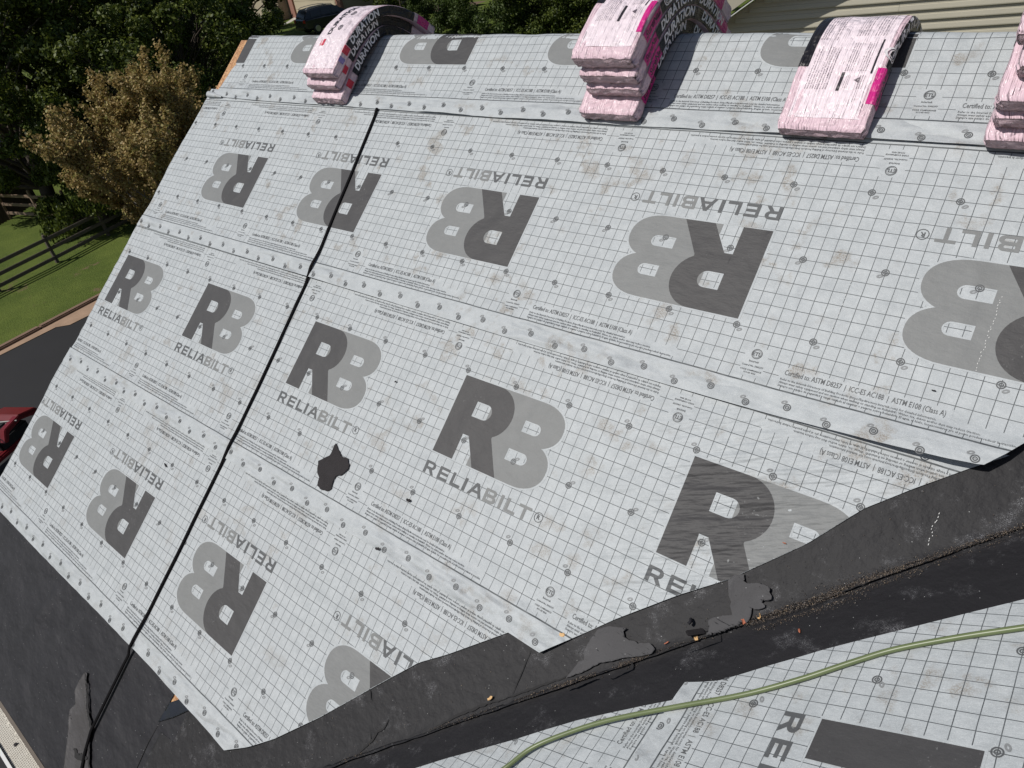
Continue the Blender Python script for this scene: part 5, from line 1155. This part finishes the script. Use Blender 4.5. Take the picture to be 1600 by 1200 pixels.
# little shed, far left
sh = tag(empty('garden_shed', (-33, 7.4, gz(-33, 7.4))), 'small shed with a grey corrugated roof almost hidden by evergreen boughs at the left edge', 'shed')
M['shedroof'] = simple('grey_metal_roof', (0.20, 0.19, 0.20), 0.6, 3, .15)
z_ = gz(-33, 7.4); MB().box(Vector((-34.2, 7.2, z_ + 1.0)), (2.6, 3.2, 2.0), Matrix.Rotation(.25, 3, 'Z')).build('wall', M['darkboard'], sh)
Qs = Matrix.Rotation(.25, 3, 'Z') @ Matrix.Rotation(R(28), 3, 'Y')
for k in range(13): MB().box(Vector((-33.6, 7.2, z_ + 2.15)) + Qs @ Vector((0, -1.9 + .29 * k, 0)), (2.6, .20, .05), Qs, .02).build('roof_rib', M['shedroof'], sh)
MB().box(Vector((-33.6, 7.2, z_ + 2.12)), (2.55, 3.7, .04), Qs).build('roof', M['shedroof'], sh)

# ------------------------------------------------------------------ PARKED DARK CAR
def loft(secs, mat, name, parent, M4):
    V = []; F = []; n = len(secs[0])
    for s_ in secs: V += [tuple(M4 @ Vector(p)) for p in s_]
    for i in range(len(secs) - 1):
        for k in range(n): F.append((i * n + k, i * n + (k + 1) % n, (i + 1) * n + (k + 1) % n, (i + 1) * n + k))
    mb = MB(); vs = [mb.bm.verts.new(v) for v in V]
    for f in F: mb.bm.faces.new([vs[i] for i in f])
    mb.bm.faces.new([vs[i] for i in range(n)][::-1]); mb.bm.faces.new([vs[(len(secs) - 1) * n + i] for i in range(n)])
    return mb.build(name, mat, parent, smooth=False)
M['carpaint'] = simple('dark_car_paint', (0.018, 0.020, 0.026), 0.22, 2, .1, spec=.7); M['tyre'] = simple('tyre_rubber', (0.02, 0.02, 0.02), .8, 20, .2); M['rim'] = simple('alloy_rim', (0.4, 0.4, 0.42), .3, 5, .1, metal=.7); M['tail'] = simple('tail_lamp_red', (0.45, 0.02, 0.02), .25, 4, .1)
hx = Vector((.22, .975, 0)).normalized(); cw_ = Vector((hx.y, -hx.x, 0)); co_ = Vector((-40.2, 30.7, gz(-40, 31) + .06))
CM = Matrix((cw_, hx, Vector((0, 0, 1)))).transposed().to_4x4(); CM.translation = co_
car = tag(empty('parked_car', co_), 'dark grey estate car parked facing the garage, seen over the ridge', 'car')
def sec(y, w_, z0_, z1_, r_=.12): return [(-w_ + r_, y, z0_), (w_ - r_, y, z0_), (w_, y, z0_ + r_), (w_, y, z1_ - r_), (w_ - r_, y, z1_), (-w_ + r_, y, z1_), (-w_, y, z1_ - r_), (-w_, y, z0_ + r_)]
loft([sec(0, .80, .38, .92), sec(.12, .90, .28, 1.02), sec(1.2, .93, .24, 1.04), sec(3.2, .93, .24, 1.0), sec(4.2, .90, .26, .90), sec(4.65, .80, .34, .72)], M['carpaint'], 'body', car, CM)
def sec2(y, wb, wt, z0_, z1_): return [(-wb, y, z0_), (wb, y, z0_), (wt, y, z1_ - .06), (wt - .08, y, z1_), (-wt + .08, y, z1_), (-wt, y, z1_ - .06)]
loft([sec2(.10, .84, .70, .98, 1.06), sec2(.42, .86, .70, .99, 1.50), sec2(1.4, .87, .70, 1.0, 1.58), sec2(2.4, .87, .70, 1.0, 1.54), sec2(3.35, .85, .72, .98, 1.05)], M['carpaint'], 'cabin', car, CM)
for sx in (-1, 1):
    for y0_, y1_ in ((.55, 1.25), (1.35, 2.05), (2.15, 2.75)):
        mb = MB(); mb.poly([tuple(CM @ Vector(p)) for p in ((sx * .875, y0_ , 1.06), (sx * .875, y1_, 1.06), (sx * .755, y1_ - .02, 1.43), (sx * .755, y0_ + .08, 1.43))]); mb.build('side_window', M['glass'], car)
    tube('roof_rail', [tuple(CM @ Vector((sx * .62, y_, z_2))) for y_, z_2 in ((.45, 1.52), (.6, 1.62), (1.4, 1.66), (2.2, 1.62), (2.4, 1.55))], .02, M['rim'], car, n=6, sub=2)
    mb = MB(); mb.box(CM @ Vector((sx * .76, .02, .86)), (.22, .10, .20), CM.to_3x3(), .02); mb.build('tail_lamp', M['tail'], car)
    for y_ in (.85, 3.65):
        wv = MB().cyl(CM @ Vector((sx * .80, y_, .33)), CM @ Vector((sx * .95, y_, .33)), .33, .33, 20).build('tyre', M['tyre'], car)
        MB().cyl(CM @ Vector((sx * .94, y_, .33)), CM @ Vector((sx * .965, y_, .33)), .21, .19, 14).build('rim', M['rim'], wv)
mb = MB(); mb.poly([tuple(CM @ Vector(p)) for p in ((-.72, .105, 1.06), (.72, .105, 1.06), (.60, .375, 1.45), (-.60, .375, 1.45))], tuple(-hx * .012)); mb.build('rear_window', M['glass'], car)
MB().box(CM @ Vector((0, -.04, .45)), (1.5, .12, .2), CM.to_3x3(), .03).build('bumper', M['carpaint'], car)

# ------------------------------------------------------------------ RED MACHINE BESIDE THE HOUSE
M['redpaint'] = simple('red_paint', (0.17, 0.010, 0.014), 0.32, 4, .25, spec=.6); M['steel'] = simple('grey_steel', (0.22, 0.21, 0.20), .45, 8, .2, metal=.5); M['tan'] = simple('tan_wheel_hub', (0.33, 0.30, 0.25), .6, 5, .15)
rm = tag(empty('garden_machine', (-11.15, -.42, -6.44)), 'red wheeled garden machine with an open black engine bay at the left roof edge', 'garden machine')
RM = Matrix.Translation((-11.15, -.42, -6.44)) @ Matrix.Rotation(R(28), 4, 'Z')
def rp(x, y, z): return RM @ Vector((x, y, z))
R3 = RM.to_3x3()
def rpoly(prof, x0_, x1_, mat, name, pr=None):
    mb = MB(); mb.poly([tuple(rp(x0_, y_, z_2)) for y_, z_2 in prof], tuple(R3 @ Vector((x1_ - x0_, 0, 0)))); bmesh.ops.bevel(mb.bm, geom=mb.bm.edges[:], offset=.015, segments=2, affect='EDGES'); return mb.build(name, mat, pr or rm)
rpoly([(.15, .62), (.30, .86), (.75, .92), (1.15, .80), (1.28, .52), (1.20, .48), (1.10, .68), (.72, .80), (.36, .74), (.24, .58)], -.42, -.28, M['redpaint'], 'hood_side')
rpoly([(.15, .62), (.30, .86), (.75, .92), (1.15, .80), (1.28, .52), (1.20, .48), (1.10, .68), (.72, .80), (.36, .74), (.24, .58)], .28, .42, M['redpaint'], 'hood_side')
rpoly([(.62, .83), (.72, .935), (1.15, .82), (1.30, .52), (1.24, .50), (1.10, .74)], -.42, .42, M['redpaint'], 'hood')
rpoly([(-1.0, .55), (-.85, .78), (-.35, .80), (-.20, .52), (-.30, .48), (-.45, .68), (-.78, .66), (-.90, .50)], -.52, -.26, M['redpaint'], 'fender')
rpoly([(-1.0, .55), (-.85, .78), (-.35, .80), (-.20, .52), (-.30, .48), (-.45, .68), (-.78, .66), (-.90, .50)], .26, .52, M['redpaint'], 'fender')
MB().box(rp(0, .55, .48), (.50, .80, .34), R3, .04).build('engine_block', M['dark'], rm); MB().box(rp(0, .0, .34), (.62, 2.0, .12), R3, .03).build('chassis', M['redpaint'], rm)
MB().box(rp(0, -.62, .86), (.44, .42, .10), R3, .04).build('seat', M['tyre'], rm); MB().box(rp(0, -.84, 1.04), (.42, .10, .34), R3, .04).build('seat_back', M['tyre'], rm)
tube('steering_column', [rp(0, .15, .6), rp(0, .02, .85), rp(0, -.1, 1.0)], .02, M['steel'], rm, n=8, sub=2)
tube('steering_wheel', [rp(.17 * math.cos(a), -.10 + .15 * math.sin(a), 1.0 + .07 * math.sin(a)) for a in [i * math.pi / 6 for i in range(13)]], .014, M['tyre'], rm, n=6, sub=2)
tube('steel_bar', [rp(-.42, .42, .93), rp(.10, .50, .90), rp(.45, .62, .86)], .022, M['steel'], rm, n=8, sub=2); MB().cyl(rp(.12, .60, .70), rp(.12, .72, .78), .07, .06, 12).build('air_filter', M['steel'], rm)
for sx, y_, r_ in ((-.46, -.62, .27), (.46, -.62, .27), (-.44, .85, .21), (.44, .85, .21)):
    t_ = MB().cyl(rp(sx - .10, y_, r_), rp(sx + .10, y_, r_), r_, r_, 22).build('tyre', M['tyre'], rm); MB().cyl(rp(sx - .112, y_, r_), rp(sx + .112, y_, r_), r_ * .55, r_ * .55, 16).build('hub', M['tan'], t_)
